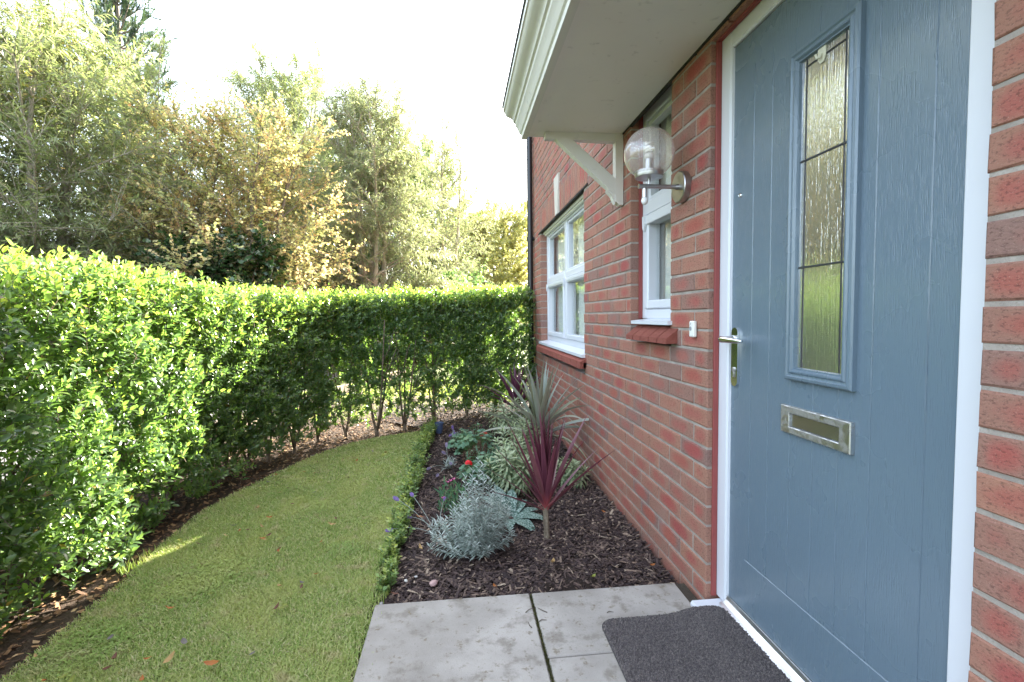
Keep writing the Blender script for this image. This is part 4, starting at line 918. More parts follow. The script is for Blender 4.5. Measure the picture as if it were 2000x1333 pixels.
# ------------------------------------------------------------------ trees
DENS = 2.35
def tree(name, label, loc, H, Rmax, prof, stems, n1, n2, nleaf, lsize, lw, tpl, lmat, bark, base0=.12, e1=(.5, 1.1), droop=.0, l2=(.5, 1.0), trunk_r=.10, spread=.35, group=None, leafdir=.7, r2c=None, up2=.3, cat='tree'):
    """stems rise to H*0.9; limbs reach out to the crown profile prof(h)*Rmax; twigs carry the leaves"""
    n2 = int(n2*DENS); nleaf = int(nleaf*1.35); lsize *= 1.08; lw *= 1.25
    root = thing(name, label, cat, loc, group); x0, y0, z0 = loc; tr = MB(); br_ = NP(); lf = NP()
    Bs, Ds, Ls, Cs, R0 = [], [], [], [], []; rr = random.Random(int(abs(x0*91+y0*37)*10))
    for k in range(stems):
        a = 6.28*k/stems+rr.uniform(-.5, .5); sp = spread*Rmax*(0 if stems == 1 else rr.uniform(.5, 1.)); hk = H*(rr.uniform(.82, .97) if k else .97)
        path = []; ph = rr.uniform(0, 6)
        for i in range(9):
            t = i/8; wob = .05*Rmax*math.sin(t*6+ph)*t
            path.append((x0+math.cos(a)*sp*t**.8+wob, y0+math.sin(a)*sp*t**.8+.7*wob, z0-.15+(hk+.15)*t))
        tr.tube(path, [trunk_r*(1.25-1.2*(i/8)**.8)*(1 if stems == 1 else .72) for i in range(9)], 8)
        pa = np.array(path)
        for j in range(n1):
            t = base0+(.96-base0)*((j+rr.random())/n1); b = np.array([np.interp(t, np.linspace(0, 1, 9), pa[:, c]) for c in range(3)])
            az = j*2.4+k*1.3+rr.uniform(-.5, .5); el = e1[0]+(e1[1]-e1[0])*t+rr.uniform(-.15, .15)
            d = np.array([math.cos(az)*math.cos(el), math.sin(az)*math.cos(el), math.sin(el)])
            hrel = (b[2]-z0)/H; Lk = Rmax*prof(min(1, hrel+.1))*rr.uniform(.7, 1.12)*(1 if stems == 1 else .85)
            Lk = max(.25, min(Lk, (H*1.03-(b[2]-z0))/max(.25, d[2]) if d[2] > .05 else Lk))
            Bs.append(b); Ds.append(d); Ls.append(Lk); Cs.append(np.array([0, 0, droop*Lk*.5])); R0.append(max(.008, trunk_r*.32*(1-.7*t)))
    Bs, Ds, Ls, Cs, R0 = map(np.array, (Bs, Ds, Ls, Cs, R0)); tubes(br_, Bs, Ds, Ls, Cs, R0, R0*.2, 4, 4)
    nb = len(Bs); t = RNG.uniform(.22, 1.0, (nb, n2)); t[:, 0] = 1.
    P = (Bs[:, None]+Ds[:, None]*(Ls[:, None]*t)[:, :, None]+Cs[:, None]*(t**2)[:, :, None]).reshape(-1, 3)
    keep = RNG.random(len(P)) < np.clip(np.repeat(Ls, n2)/(Rmax*.65), .22, 1.)
    P = P[keep]; D0 = np.repeat(Ds, n2, 0)[keep]; Lr = np.repeat(Ls, n2)[keep]; k = len(P); D2 = nrm(D0*.8+RNG.normal(0, .62, (k, 3))+np.array([0, 0, up2])); L2 = RNG.uniform(*l2, k)*(.55+.45*np.minimum(1, Lr/Rmax*1.5))
    C2 = np.stack([RNG.normal(0, .1, k)*L2, RNG.normal(0, .1, k)*L2, droop*L2*RNG.uniform(.6, 1.6, k)], 1)
    tubes(br_, P, D2, L2, C2, .006, .002, 2, 3)
    tone = RNG.random(k)
    for i in range(nleaf):
        tt = np.clip((i+.5+RNG.uniform(-.5, .5, k))/nleaf, .05, 1.02); q = P+D2*(L2*tt)[:, None]+C2*(tt**2)[:, None]
        dd = nrm(D2+2*C2*tt[:, None]/np.maximum(L2, .05)[:, None]); X = nrm(np.cross(dd, np.array([[.2, .1, 1.]])+0*dd)); Y = np.cross(dd, X); ph = RNG.uniform(0, 6.28, k)
        rad = X*np.cos(ph)[:, None]+Y*np.sin(ph)[:, None]; ld = nrm(rad*leafdir+dd*.6+np.array([0, 0, droop*.6-.05])); U = nrm(rad*-.2+np.array([0, 0, 1.])+RNG.normal(0, .45, (k, 3)))
        c0 = np.clip(.55*tone+.45*RNG.random(k), 0, 1)
        leaves(lf, tpl, q, ld, U, RNG.uniform(.6, 1.15, k)*lsize, lw, c0)
    tr.build('trunk', bark, root, smooth=True); br_.build('branches', bark, root); lf.build('crown', lmat, root); return root
BARKG = m_bark('willow_bark', (.26, .23, .18), (.48, .43, .35), 12.); BARKD = m_bark('dark_bark', (.13, .105, .085), (.28, .24, .19), 14.)
WILLOW = leaf_mat('willow_leaf', [(0, (.15, .19, .09)), (.5, (.25, .29, .15)), (.8, (.33, .36, .19)), (.95, (.42, .41, .21)), (1, (.50, .42, .20))], .32, .56, (1.15, 1.2, .75), .55)
WILLOWG = leaf_mat('grey_willow_leaf', [(0, (.18, .21, .13)), (.5, (.28, .31, .19)), (.85, (.37, .38, .24)), (1, (.47, .44, .24))], .30, .56, (1.15, 1.2, .8), .6)
YELL = leaf_mat('yellow_leaf', [(0, (.28, .31, .13)), (.5, (.42, .42, .19)), (1, (.56, .50, .22))], .45, .50, (1.15, 1.15, .75))
ORNG = leaf_mat('autumn_leaf', [(0, (.28, .36, .16)), (.35, (.47, .48, .22)), (.6, (.62, .55, .29)), (.82, (.66, .48, .28)), (.94, (.64, .36, .24)), (1, (.68, .60, .36))], .42, .50, (1.12, 1.1, .8))
IVY = leaf_mat('ivy_leaf', [(0, (.025, .055, .022)), (.6, (.040, .085, .032)), (1, (.08, .135, .05))], .25, .2, spec=.6)
ASH = leaf_mat('ash_leaf', [(0, (.10, .17, .075)), (.6, (.16, .25, .11)), (1, (.24, .33, .14))], .34, .48, (1.2, 1.3, .75))
PINE = leaf_mat('pine_needle', [(0, (.055, .095, .065)), (.6, (.08, .13, .085)), (1, (.12, .17, .11))], .5, .2)
MAPL = leaf_mat('yellowing_leaf', [(0, (.24, .27, .10)), (.5, (.40, .36, .13)), (1, (.50, .34, .14))], .45, .45, (1.15, 1.15, .7))
oval = lambda h: max(.12, math.sin(math.pi*min(1, max(0, h*.86+.14)))**.75)
cone = lambda h: max(.06, (1-h)**.85)
bush = lambda h: max(.25, math.sqrt(max(0, 1-(h*.95)**2.2)))
def at(px, Y):   # ground point seen at photo column px, at distance Y in front of the camera
    a = YAW+math.atan((px-1000)/942.); return (CAMLOC[0]+Y*math.tan(a), Y)
def T(px, Y): x, y = at(px, Y); return (x, y, -.12)
tree('willow_tree', 'big olive green willow filling the upper left behind the left hedge', T(85, 8.4), 6.2, 2.4, oval, 5, 22, 12, 18, .125, .85, LEAF_WISP, WILLOW, BARKG, .10, (.2, 1.15), -.22, (.6, 1.3), .13, .42)
tree('willow_tree', 'tall slim olive willow at the left, in front of the pine tree', T(300, 11.2), 7.5, 1.35, oval, 3, 20, 10, 16, .12, .85, LEAF_WISP, WILLOW, BARKG, .14, (.5, 1.2), -.2, (.4, .9), .10, .40)
tree('willow_tree', 'grey green willow crowding the left edge of the photo, low by the hedge', T(-200, 7.4), 4.8, 1.7, oval, 4, 20, 11, 16, .125, .9, LEAF_WISP, WILLOWG, BARKG, .08, (.1, 1.0), -.25, (.5, 1.0), .11, .4)
tree('maple_tree', 'yellowing broad leaved tree in the top left corner', T(-170, 7.6), 7.6, 2.5, oval, 3, 20, 11, 11, .062, 1.4, LEAF_DIAMOND, MAPL, BARKG, .5, (.3, 1.0), -.1, (.5, .9), .12, .3)
def pine(label, loc, H, Rm):
    root = thing('pine_tree', label, 'tree', loc); x0, y0, z0 = loc; tr = MB(); tr.tube([(x0, y0, z0-.2), (x0+.05, y0, z0+H*.5), (x0, y0, z0+H)], [.16, .10, .02], 9); tr.build('trunk', BARKD, root, smooth=True)
    br_, lf = NP(), NP(); rr = random.Random(5); B, D, Ls = [], [], []
    for w in range(24):
        t = .18+.80*w/23
        for k in range(6):
            a = 6.28*k/6+w*.9+rr.uniform(-.3, .3); el = .05+.9*t**2+rr.uniform(-.1, .15); B.append((x0, y0, z0+H*t)); D.append((math.cos(a)*math.cos(el), math.sin(a)*math.cos(el), math.sin(el))); Ls.append(max(.35, Rm*(1-t)**.7*rr.uniform(.7, 1.1)))
    B, D, Ls = np.array(B), np.array(D), np.array(Ls); Cv = np.stack([0*Ls, 0*Ls, .25*Ls], 1); tubes(br_, B, D, Ls, Cv, .03, .008, 4, 4)
    n2 = 11; t = RNG.uniform(.3, 1, (len(B), n2)); t[:, 0] = 1; P = (B[:, None]+D[:, None]*(Ls[:, None]*t)[..., None]+Cv[:, None]*(t**2)[..., None]).reshape(-1, 3)
    k = len(P); D2 = nrm(np.repeat(D, n2, 0)*.5+RNG.normal(0, .35, (k, 3))+np.array([0, 0, .9])); L2 = RNG.uniform(.25, .6, k); tubes(br_, P, D2, L2, 0*D2, .010, .006, 1, 3)
    for i in range(52):
        tt = RNG.uniform(0, 1.05, k); X = nrm(np.cross(D2, np.array([[.3, .2, .9]])+0*D2)); Y = np.cross(D2, X); ph = RNG.uniform(0, 6.28, k); rad = X*np.cos(ph)[:, None]+Y*np.sin(ph)[:, None]
        leaves(lf, LEAF_NEEDLE, P+D2*(L2*tt)[:, None], nrm(rad*.75+D2*.8), rad, RNG.uniform(.10, .17, k), 2.6)
    br_.build('branches', BARKD, root); lf.build('crown', PINE, root)
pine('dark blue green pine tree rising behind the willows at the left', T(262, 17.), 12.7, 3.4)
tree('hawthorn_tree', 'spreading tree with orange and yellow autumn leaves left of centre', T(478, 9.6), 4.9, 2.35, bush, 6, 26, 12, 14, .048, 1.7, LEAF_DIAMOND, ORNG, BARKD, .12, (.15, 1.0), -.08, (.35, .75), .10, .5)
tree('hawthorn_tree', 'smaller orange leaved hawthorn close behind the left hedge', T(350, 8.9), 3.4, 1.2, bush, 3, 18, 8, 12, .045, 1.7, LEAF_DIAMOND, ORNG, BARKD, .2, (.2, 1.0), -.08, (.3, .6), .07, .5)
tree('ivy_bush', 'dark glossy ivy covered bush in the middle of the orange tree', T(440, 8.4), 2.45, 1.2, bush, 3, 22, 11, 13, .065, 1.9, LEAF_DIAMOND, IVY, BARKD, .05, (.0, 1.0), -.1, (.3, .6), .08, .5, cat='bush')
tree('laurel_bush', 'dark evergreen bush in the shade under the left willow', T(60, 9.6), 2.7, 1.7, bush, 3, 20, 10, 12, .08, 1.6, LEAF_DIAMOND, IVY, BARKD, .03, (.0, .9), -.1, (.4, .7), .08, .5, cat='bush')
tree('laurel_bush', 'dark evergreen bush behind the top edge of the left hedge', T(230, 10.6), 2.5, 1.5, bush, 3, 20, 10, 12, .08, 1.6, LEAF_DIAMOND, IVY, BARKD, .03, (.0, .9), -.1, (.4, .7), .08, .5, cat='bush')
tree('willow_tree', 'tall feathery willow behind the orange tree, left of the centre group', T(562, 14.5), 9.2, 2.5, oval, 6, 24, 10, 17, .125, .95, LEAF_WISP, WILLOW, BARKG, .10, (.4, 1.25), -.12, (.5, 1.0), .12, .42)
tree('willow_tree', 'broad grey green willow in the centre with silvery leaves down to the hedge', T(735, 12.6), 7.6, 2.3, oval, 6, 26, 11, 18, .115, .95, LEAF_WISP, WILLOWG, BARKG, .06, (.1, 1.2), -.25, (.5, 1.1), .12, .45)
tree('willow_tree', 'thin airy willow at the right end of the centre group of trees', T(872, 15.2), 7.8, 1.6, oval, 3, 20, 9, 13, .12, .9, LEAF_WISP, WILLOWG, BARKG, .15, (.4, 1.2), -.12, (.5, 1.0), .10, .45)
tree('ash_tree', 'dense bright green tree behind the centre willow', T(805, 17.), 7.6, 2.7, oval, 3, 26, 12, 16, .11, 1.25, LEAF_DIAMOND, ASH, BARKD, .06, (.1, 1.1), -.05, (.5, 1.0), .14, .4)
tree('ash_tree', 'green tree rising between the two centre willows', T(670, 17.5), 7.6, 2.1, oval, 3, 24, 11, 14, .11, 1.25, LEAF_DIAMOND, ASH, BARKD, .1, (.2, 1.1), -.05, (.5, 1.0), .14, .4)
tree('birch_tree', 'distant yellow green tree beside the downpipe', T(990, 22.), 6.2, 2.5, bush, 4, 24, 12, 15, .10, 1.2, LEAF_DIAMOND, YELL, BARKG, .05, (.2, 1.1), -.1, (.5, .9), .10, .5)
tree('birch_tree', 'distant yellow green bush right of the centre trees', T(925, 20.), 5.8, 1.7, bush, 4, 20, 11, 14, .10, 1.2, LEAF_DIAMOND, YELL, BARKG, .03, (.1, 1.1), -.1, (.5, .9), .10, .5)
tree('laurel_bush', 'dark bush low behind the orange tree and the centre willow', T(620, 13.5), 2.4, 1.6, bush, 3, 18, 10, 12, .09, 1.6, LEAF_DIAMOND, IVY, BARKD, .03, (.0, .9), -.1, (.4, .7), .08, .5, cat='bush')
tree('laurel_bush', 'dark green bush seen low through the hedge at the far end', T(860, 14.), 2.2, 1.5, bush, 3, 18, 10, 12, .09, 1.6, LEAF_DIAMOND, ASH, BARKD, .03, (.0, .9), -.1, (.4, .7), .08, .5, cat='bush')
# ------------------------------------------------------------------ plants of the flower bed
GZ = -.045
def strap(mb, base, az, el, ln, wd, droop, n=9, fold=.25, twist=0., pt=.55, r=0.):
    """strap leaf: V-folded ribbon that narrows to a point and bends over by droop"""
    p = Vector(base); vs = []; tt = []; e = el; a = az
    for i in range(n+1):
        t = i/n; w = wd*(.45+.55*min(1, t/.25))*(1 if t < pt else max(.02, 1-((t-pt)/(1-pt))**1.4))
        d = Vector((math.cos(a)*math.cos(e), math.sin(a)*math.cos(e), math.sin(e))); s = Vector((-math.sin(a), math.cos(a), 0)); nn = s.cross(d)*-1
        if nn.z < 0 and e < 1.2: nn = -nn
        s2 = s*math.cos(twist*t)+nn*math.sin(twist*t)
        vs += [p-s2*w*.5+nn*w*fold, p, p+s2*w*.5+nn*w*fold]; tt += [(r, 1., t), (r, 0., t), (r, 1., t)]
        p = p+d*(ln/n); e -= droop/n*(.4+1.2*t)
    fs = []
    for i in range(n):
        for c in (0, 1): b = i*3+c; fs.append((b, b+1, b+4, b+3))
    mb.add(vs, fs, tt)
def m_strap(name, stops, edge, base, rough=.35, trans=.2):
    g = G(name); r, ac, t = g.tint(); col = g.ramp(r, stops); col = g.mix(g.fr(ac, .62, 1.), col, edge); st = g.noise(160., detail=2, stretch=(1, 1, .2)); col = g.mix(g.math('MULTIPLY', st, .35), col, g.mix(.5, col, edge))
    col = g.mix(g.fr(t, .22, .0), col, base); p = g.pbr(col, rough, spec=.5); tr = g.n('BsdfTranslucent', {'Color': g.mix(1., col, (1.3, 1.1, 1.), 'MULTIPLY')})
    return g.done(g.n('MixShader', {0: trans, 1: p, 2: tr}))
REDC = m_strap('red_cordyline_leaf', [(0, (.085, .022, .040)), (.5, (.13, .035, .058)), (.85, (.17, .06, .085)), (1, (.15, .075, .05))], (.20, .065, .09), (.42, .10, .11))
PURC = m_strap('purple_cordyline_leaf', [(0, (.07, .018, .045)), (.6, (.11, .03, .065)), (1, (.14, .05, .08))], (.16, .05, .09), (.2, .06, .08))
GREC = m_strap('bronze_cordyline_leaf', [(0, (.20, .235, .20)), (.45, (.29, .33, .29)), (.75, (.22, .20, .18)), (1, (.22, .25, .13))], (.27, .29, .21), (.26, .22, .17))
TRK = m_bark('cordyline_trunk', (.13, .10, .075), (.33, .27, .20), 40.)
def cordyline(label, x, y, hc, mat, n, ln, wd, el, droop, seed, trunk_r=.014, azb=None):
    root = thing('cordyline_plant', label, 'plant', (x, y, GZ)); rr = random.Random(seed); m = MB()
    for i in range(n):
        f = i/(n-1); az = i*2.399+rr.uniform(-.25, .25); e = el[1]+(el[0]-el[1])*f**1.7+rr.uniform(-.12, .12); b = (x+.010*math.cos(az)*(.4+f), y+.010*math.sin(az)*(.4+f), GZ+hc+.05*(1-f))
        strap(m, b, az, e, ln*(1-.22*abs(f-.45)+rr.uniform(-.12, .08)), wd*rr.uniform(.8, 1.15), droop*(.15+f)*rr.uniform(.4, 1.3), 10, .22+rr.uniform(0, .15), rr.uniform(-.9, .9), .35, rr.random())
    m.build('leaves', mat, root, smooth=True)
    t = MB(); zs = [i/26 for i in range(27)]; t.tube([(x+.003*math.sin(z*5), y, GZ-.05+(hc+.07)*z) for z in zs], [trunk_r*(1.08-.15*z)*(1+.07*(i % 2)) for i, z in enumerate(zs)], 12); t.build('trunk', TRK, root); return root
cordyline('burgundy red cordyline with stiff upright sword leaves on a short ringed trunk', -.50, 2.40, .155, REDC, 34, .52, .026, (.60, 1.52), .22, 11, .0145)
cordyline('tall grey green cordyline with arching bronze edged leaves by the wall', -.335, 3.55, .24, GREC, 34, .60, .044, (.05, 1.42), 1.15, 4, .02)
cordyline('small purple cordyline at the far end of the bed before the hedge', -.36, 4.85, .20, PURC, 22, .46, .040, (.5, 1.4), .2, 8, .016)

# shrubs with whorls of narrow cream edged leaves
EUPH = leaf_mat('variegated_leaf', [(0, (.085, .155, .085)), (.6, (.125, .205, .115)), (1, (.17, .24, .12))], .45, .25, (1.2, 1.3, .8), edge=(.55, .85, (.36, .41, .25)))
EUPS = plain('spurge_stem', (.16, .14, .07), .7)
def spurge(label, x, y, h, w, n, seed, lsz=.085):
    root = thing('spurge_plant', label, 'plant', (x, y, GZ)); rr = random.Random(seed); lf = NP(); st = MB()
    for i in range(n):
        a = i*2.399; r = w*math.sqrt((i+.5)/n)*rr.uniform(.75, 1.05); top = Vector((x+r*math.cos(a), y+r*math.sin(a), GZ+h*(1-.45*(r/w)**2)*rr.uniform(.8, 1.08))); b0 = Vector((x+.2*r*math.cos(a), y+.2*r*math.sin(a), GZ-.02)); mid = (b0+top)/2+Vector((math.cos(a), math.sin(a), .0))*.1*r
        pts = [b0*(1-t)**2+mid*2*t*(1-t)+top*t*t for t in [k/6 for k in range(7)]]; st.tube(pts, [.0042-.0018*k/6 for k in range(7)], 6)
        P, D, U, S_ = [], [], [], []; nl = 60; ax = (pts[-1]-pts[-2]).normalized()
        for k in range(nl):
            f = k/nl; t = .35+.65*f; q = b0*(1-t)**2+mid*2*t*(1-t)+top*t*t; ph = k*2.399; el = -.35+1.35*f**2.2; s1 = ax.orthogonal().normalized(); s2 = ax.cross(s1); rad = s1*math.cos(ph)+s2*math.sin(ph)
            P.append(q); D.append(rad*math.cos(el)+ax*math.sin(el)); U.append(ax+rad*.1); S_.append(lsz*rr.uniform(.75, 1.1)*(1 if f < .8 else 1-.6*(f-.8)/.2))
        leaves(lf, LEAF_NARROW, np.array(P), np.array(D), np.array(U), np.array(S_)*1.12, 1.15)
    lf.build('foliage', EUPH, root); st.build('stems', EUPS, root, smooth=True); return root
spurge('variegated shrub with whorls of narrow cream edged leaves behind the red cordyline', -.60, 3.02, .37, .21, 12, 1)
spurge('cream edged narrow leaved shrub in front of the grey green cordyline', -.50, 3.42, .44, .20, 10, 2)
spurge('pale narrow leaved shrub at the far end of the bed below the purple cordyline', -.47, 4.45, .40, .26, 11, 3, .08)
spurge('low narrow leaved shrub between the red cordyline and the brick wall', -.20, 3.15, .20, .14, 7, 4, .07)

# silver lavender bush
SILV = leaf_mat('silver_leaf', [(0, (.23, .29, .255)), (.5, (.36, .41, .375)), (1, (.53, .57, .54))], .7, .15, (1, 1.05, 1), .2)
SILS = plain('silver_stem', (.26, .29, .26), .8)
root = thing('silver_lavender', 'silvery grey bushy lavender in the front of the flower bed', 'plant', (-.86, 2.33, GZ)); lf = NP(); st = MB(); rr = random.Random(2)
for i in range(104):
    a = i*2.399; f = math.sqrt((i+.5)/104); r = .188*f*rr.uniform(.7, 1.22)*(1+.18*math.sin(a*2+.6)); cx, cy = -.865, 2.33
    h = .355*(1-.72*f**2.2)*rr.uniform(.55, 1.22)*(1+.12*math.sin(a+1.)); b0 = Vector((cx+r*.22*math.cos(a), cy+r*.22*math.sin(a)-.02, GZ)); top = Vector((cx+r*math.cos(a), cy+r*math.sin(a), GZ+max(.05, h))); mid = (b0+top)/2+Vector((math.cos(a)*.35*r, math.sin(a)*.35*r, .01))
    pts = [b0*(1-t)**2+mid*2*t*(1-t)+top*t*t for t in [k/5 for k in range(6)]]; st.tube(pts, .0013, 4); P, D, U, S_ = [], [], [], []; nl = 40
    for k in range(nl):
        g_ = k/nl; t = .25+.75*g_; q = b0*(1-t)**2+mid*2*t*(1-t)+top*t*t; ax = (top-mid).normalized(); ph = (k//2)*1.571+(k % 2)*math.pi+rr.uniform(-.3, .3); s1 = ax.orthogonal().normalized(); s2 = ax.cross(s1); rad = s1*math.cos(ph)+s2*math.sin(ph); el = -.1+1.0*g_**2.2
        P.append(q); D.append(rad*math.cos(el)+ax*math.sin(el)); U.append(ax-rad*.2); S_.append(.042*rr.uniform(.6, 1.15)*(1.05-.3*g_))
    leaves(lf, LEAF_NARROW, np.array(P), np.array(D), np.array(U), np.array(S_), 1.3)
lf.build('foliage', SILV, root); st.build('stems', SILS, root)

# purple flowered lavenders: wispy stems with a flower spike
PURP = plain('lavender_flower', (.23, .14, .40), .8, nscale=200., namp=.4); PURD = plain('lavender_flower_faded', (.24, .19, .30), .85, nscale=200., namp=.4); PINK = plain('pink_flower', (.62, .10, .30), .6); 
def spike(mb, base, top, hl, hr, seed):
    rr = random.Random(seed); d = (top-base).normalized(); s1 = d.orthogonal().normalized(); s2 = d.cross(s1)
    for k in range(26):
        t = k/26; c = top-d*hl*(1-t); ph = k*2.4; rad = (s1*math.cos(ph)+s2*math.sin(ph)); r = hr*math.sin(math.pi*(.15+.8*t))**.6; q = c+rad*r*.6; e = rad*r*.7+d*.006
        n = e.cross(d).normalized()*r*.35; u_ = d*.004; mb.add([q-n, q+e*.5-u_, q+n, q+e*1.1, q+e*.6+u_*2], [(0, 1, 3, 4), (1, 2, 4, 3), (0, 1, 2, 4)])
def lavender(label, x, y, sticks, seed, fl=PURP):
    root = thing('lavender_plant', label, 'plant', (x, y, GZ)); rr = random.Random(seed); st = MB(); hd_ = MB(); lf = NP()
    for tx, ty, tz in sticks:
        b = Vector((x, y, GZ)); tp_ = Vector((tx, ty, tz)); mid = (b+tp_)/2+Vector((rr.uniform(-.02, .02), 0, .05)); pts = [b*(1-t)**2+mid*2*t*(1-t)+tp_*t*t for t in [k/6 for k in range(7)]]; st.tube(pts, [.0016]*5+[.0013, .001], 5); hd_ = MB(); spike(hd_, pts[-2], tp_+(tp_-pts[-2]).normalized()*.02, .036, .0085, rr.randint(0, 99)); hd_.build('flower_spike', fl, root)
    P, D, U = [], [], []
    for k in range(90):
        a = rr.uniform(0, 6.28); e = rr.uniform(.2, 1.3); q = Vector((x+rr.uniform(-.03, .03), y+rr.uniform(-.03, .03), GZ+rr.uniform(0, .07))); P.append(q); D.append((math.cos(a)*math.cos(e), math.sin(a)*math.cos(e), math.sin(e))); U.append((0, 0, 1.))
    leaves(lf, LEAF_NARROW, np.array(P), np.array(D), np.array(U), RNG.uniform(.03, .055, 90), .8); lf.build('foliage', SILV, root); st.build('stems', SILS, root); return root
def W(px, py, Y):   # point seen at photo pixel px, py at distance Y along the wall
    r = _ray((px-1000)/942., (py-666.3)/942.); return Vector(CAMLOC)+r*(Y/r.y)
lavender('wispy lavender with purple flower heads leaning over the box edging', -1.06, 2.52, [W(775, 975, 2.62), W(805, 967, 2.75), W(762, 1035, 2.5), W(868, 975, 2.75), W(800, 1010, 2.6)], 1)
lavender('lavender with faded mauve spikes on the bark left of the red flowers', -1.02, 3.62, [W(868, 885, 3.6), W(880, 905, 3.5), W(838, 915, 3.4), W(855, 928, 3.3), W(872, 870, 3.7)], 2, PURD)
lavender('small lavender with a violet head near the far end of the bed', -.98, 4.45, [W(884, 836, 4.45), W(888, 846, 4.45), W(880, 850, 4.4), W(886, 842, 4.5)], 3)

# red flowered geraniums
GERL = leaf_mat('geranium_leaf', [(0, (.06, .145, .085)), (.6, (.095, .195, .115)), (1, (.16, .25, .12))], .55, .25, (1.2, 1.4, .7), vein=(.3, (.14, .24, .12)))
REDF = plain('red_petal', (.72, .020, .028), .45); STG = plain('green_stem', (.11, .17, .06), .6)
def round_leaf(mb, c, nrm_, r, rnd_):
    n = 14; s1 = nrm_.orthogonal().normalized(); s2 = nrm_.cross(s1); a0 = rnd_.uniform(0, 6.28); vs = [c-nrm_*r*.18]; tt = [(rnd_.random(), 0., 0.)]
    k0 = tt[0][0]
    for i in range(n):
        t = a0+.25+(6.28-.5)*i/(n-1); rr_ = r*(1+.09*math.cos(i*2.9)); vs.append(c+(s1*math.cos(t)+s2*math.sin(t))*rr_+nrm_*r*(.10*math.sin(i*1.9))); tt.append((k0, 1., 0.))
    mb.add(vs, [(0, i+1, i+2) for i in range(n-1)], tt)
def geranium(label, x, y, h, w, nl, flowers, seed):
    root = thing('geranium_plant', label, 'plant', (x, y, GZ)); rr = random.Random(seed); lv_, st = MB(), MB()
    for i in range(nl):
        a = i*2.399; f = math.sqrt((i+.5)/nl); r = w*f; c = Vector((x+r*math.cos(a), y+r*math.sin(a), GZ+h*(1-.55*f*f)*rr.uniform(.5, 1.1))); nn = Vector((math.cos(a)*.7*f+rr.uniform(-.3, .3), math.sin(a)*.7*f+rr.uniform(-.35, .25), 1)).normalized()
        round_leaf(lv_, c, nn, rr.uniform(.012, .024), rr); st.tube([(x+.2*r*math.cos(a), y+.2*r*math.sin(a), GZ), ((x+c.x)/2, (y+c.y)/2, (GZ+c.z)/2+.02), c-nn*.006], .0016, 5)
    lv_.build('leaves', GERL, root, smooth=True)
    fl = MB()
    for p in flowers:
        st.tube([(x, y, GZ+.05), (p-Vector((x, y, GZ)))*.55+Vector((x, y, GZ+.03)), p-Vector((0, 0, .012))], .0018, 5)
        for k in range(34):
            u = Vector((rr.gauss(0, 1), rr.gauss(0, 1), abs(rr.gauss(.3, .8)))).normalized(); c = p+u*.021*rr.uniform(.75, 1); s1 = u.orthogonal().normalized(); s2 = u.cross(s1)
            for q in range(5):
                t = q*1.2566+k; d = s1*math.cos(t)+s2*math.sin(t); e = u.cross(d); fl.add([c, c+d*.006+e*.0045+u*.0025, c+d*.0115+u*.002, c+d*.006-e*.0045+u*.0025], [(0, 1, 2, 3)])
    st.build('stems', STG, root, smooth=True)
    if flowers: fl.build('flower_head', REDF, root)
    return root
geranium('green geranium with a bright red flower head behind the silver lavender', -.80, 3.22, .22, .16, 120, [W(915, 906, 3.1)], 1)
geranium('geranium with a small red flower head further back in the bed', -.80, 3.85, .27, .18, 140, [W(948, 850, 4.0), W(941, 856, 4.05)], 2)
geranium('low leafy geranium without flowers at the left of the bed', -.92, 4.05, .20, .13, 90, [], 3)
# seed heads
BRS = m_chip('dry_flower', [(0, (.15, .075, .055)), (.6, (.27, .15, .11)), (1, (.38, .24, .18))])
root = thing('heather_plant', 'plant with upright dry brown flower spikes between the geraniums', 'plant', (-.78, 3.50, GZ)); rr = random.Random(6); fl, st, lf = MB(), MB(), NP()
for k, (px, py) in enumerate([(918, 885), (926, 878), (932, 890), (936, 868), (941, 880), (948, 874), (907, 890), (922, 895)]):
    p = W(px, py-6, 3.35+.05*(k % 3)); b = Vector((-.78+rr.uniform(-.05, .05), 3.50+rr.uniform(-.05, .05), GZ)); st.tube([b, (b+p)/2, p], .002, 5); fl = MB(); spike(fl, p-Vector((0, 0, .1)), p+Vector((0, 0, .01)), .085, .013, k); spike(fl, p-Vector((0, 0, .1)), p+Vector((0, 0, .004)), .075, .010, k+20); fl.build('flower_spike', BRS, root)
P = np.array([(-.78+rr.uniform(-.12, .12), 3.50+rr.uniform(-.12, .12), GZ+rr.uniform(.02, .15)) for _ in range(240)]); D = RNG.normal(0, .6, (240, 3))+np.array([0, 0, .5]); leaves(lf, LEAF_SIMPLE, P, D, np.tile([[0, 0, 1.]], (240, 1)), RNG.uniform(.03, .06, 240), .8)
lf.build('foliage', GERL, root); st.build('stems', EUPS, root)
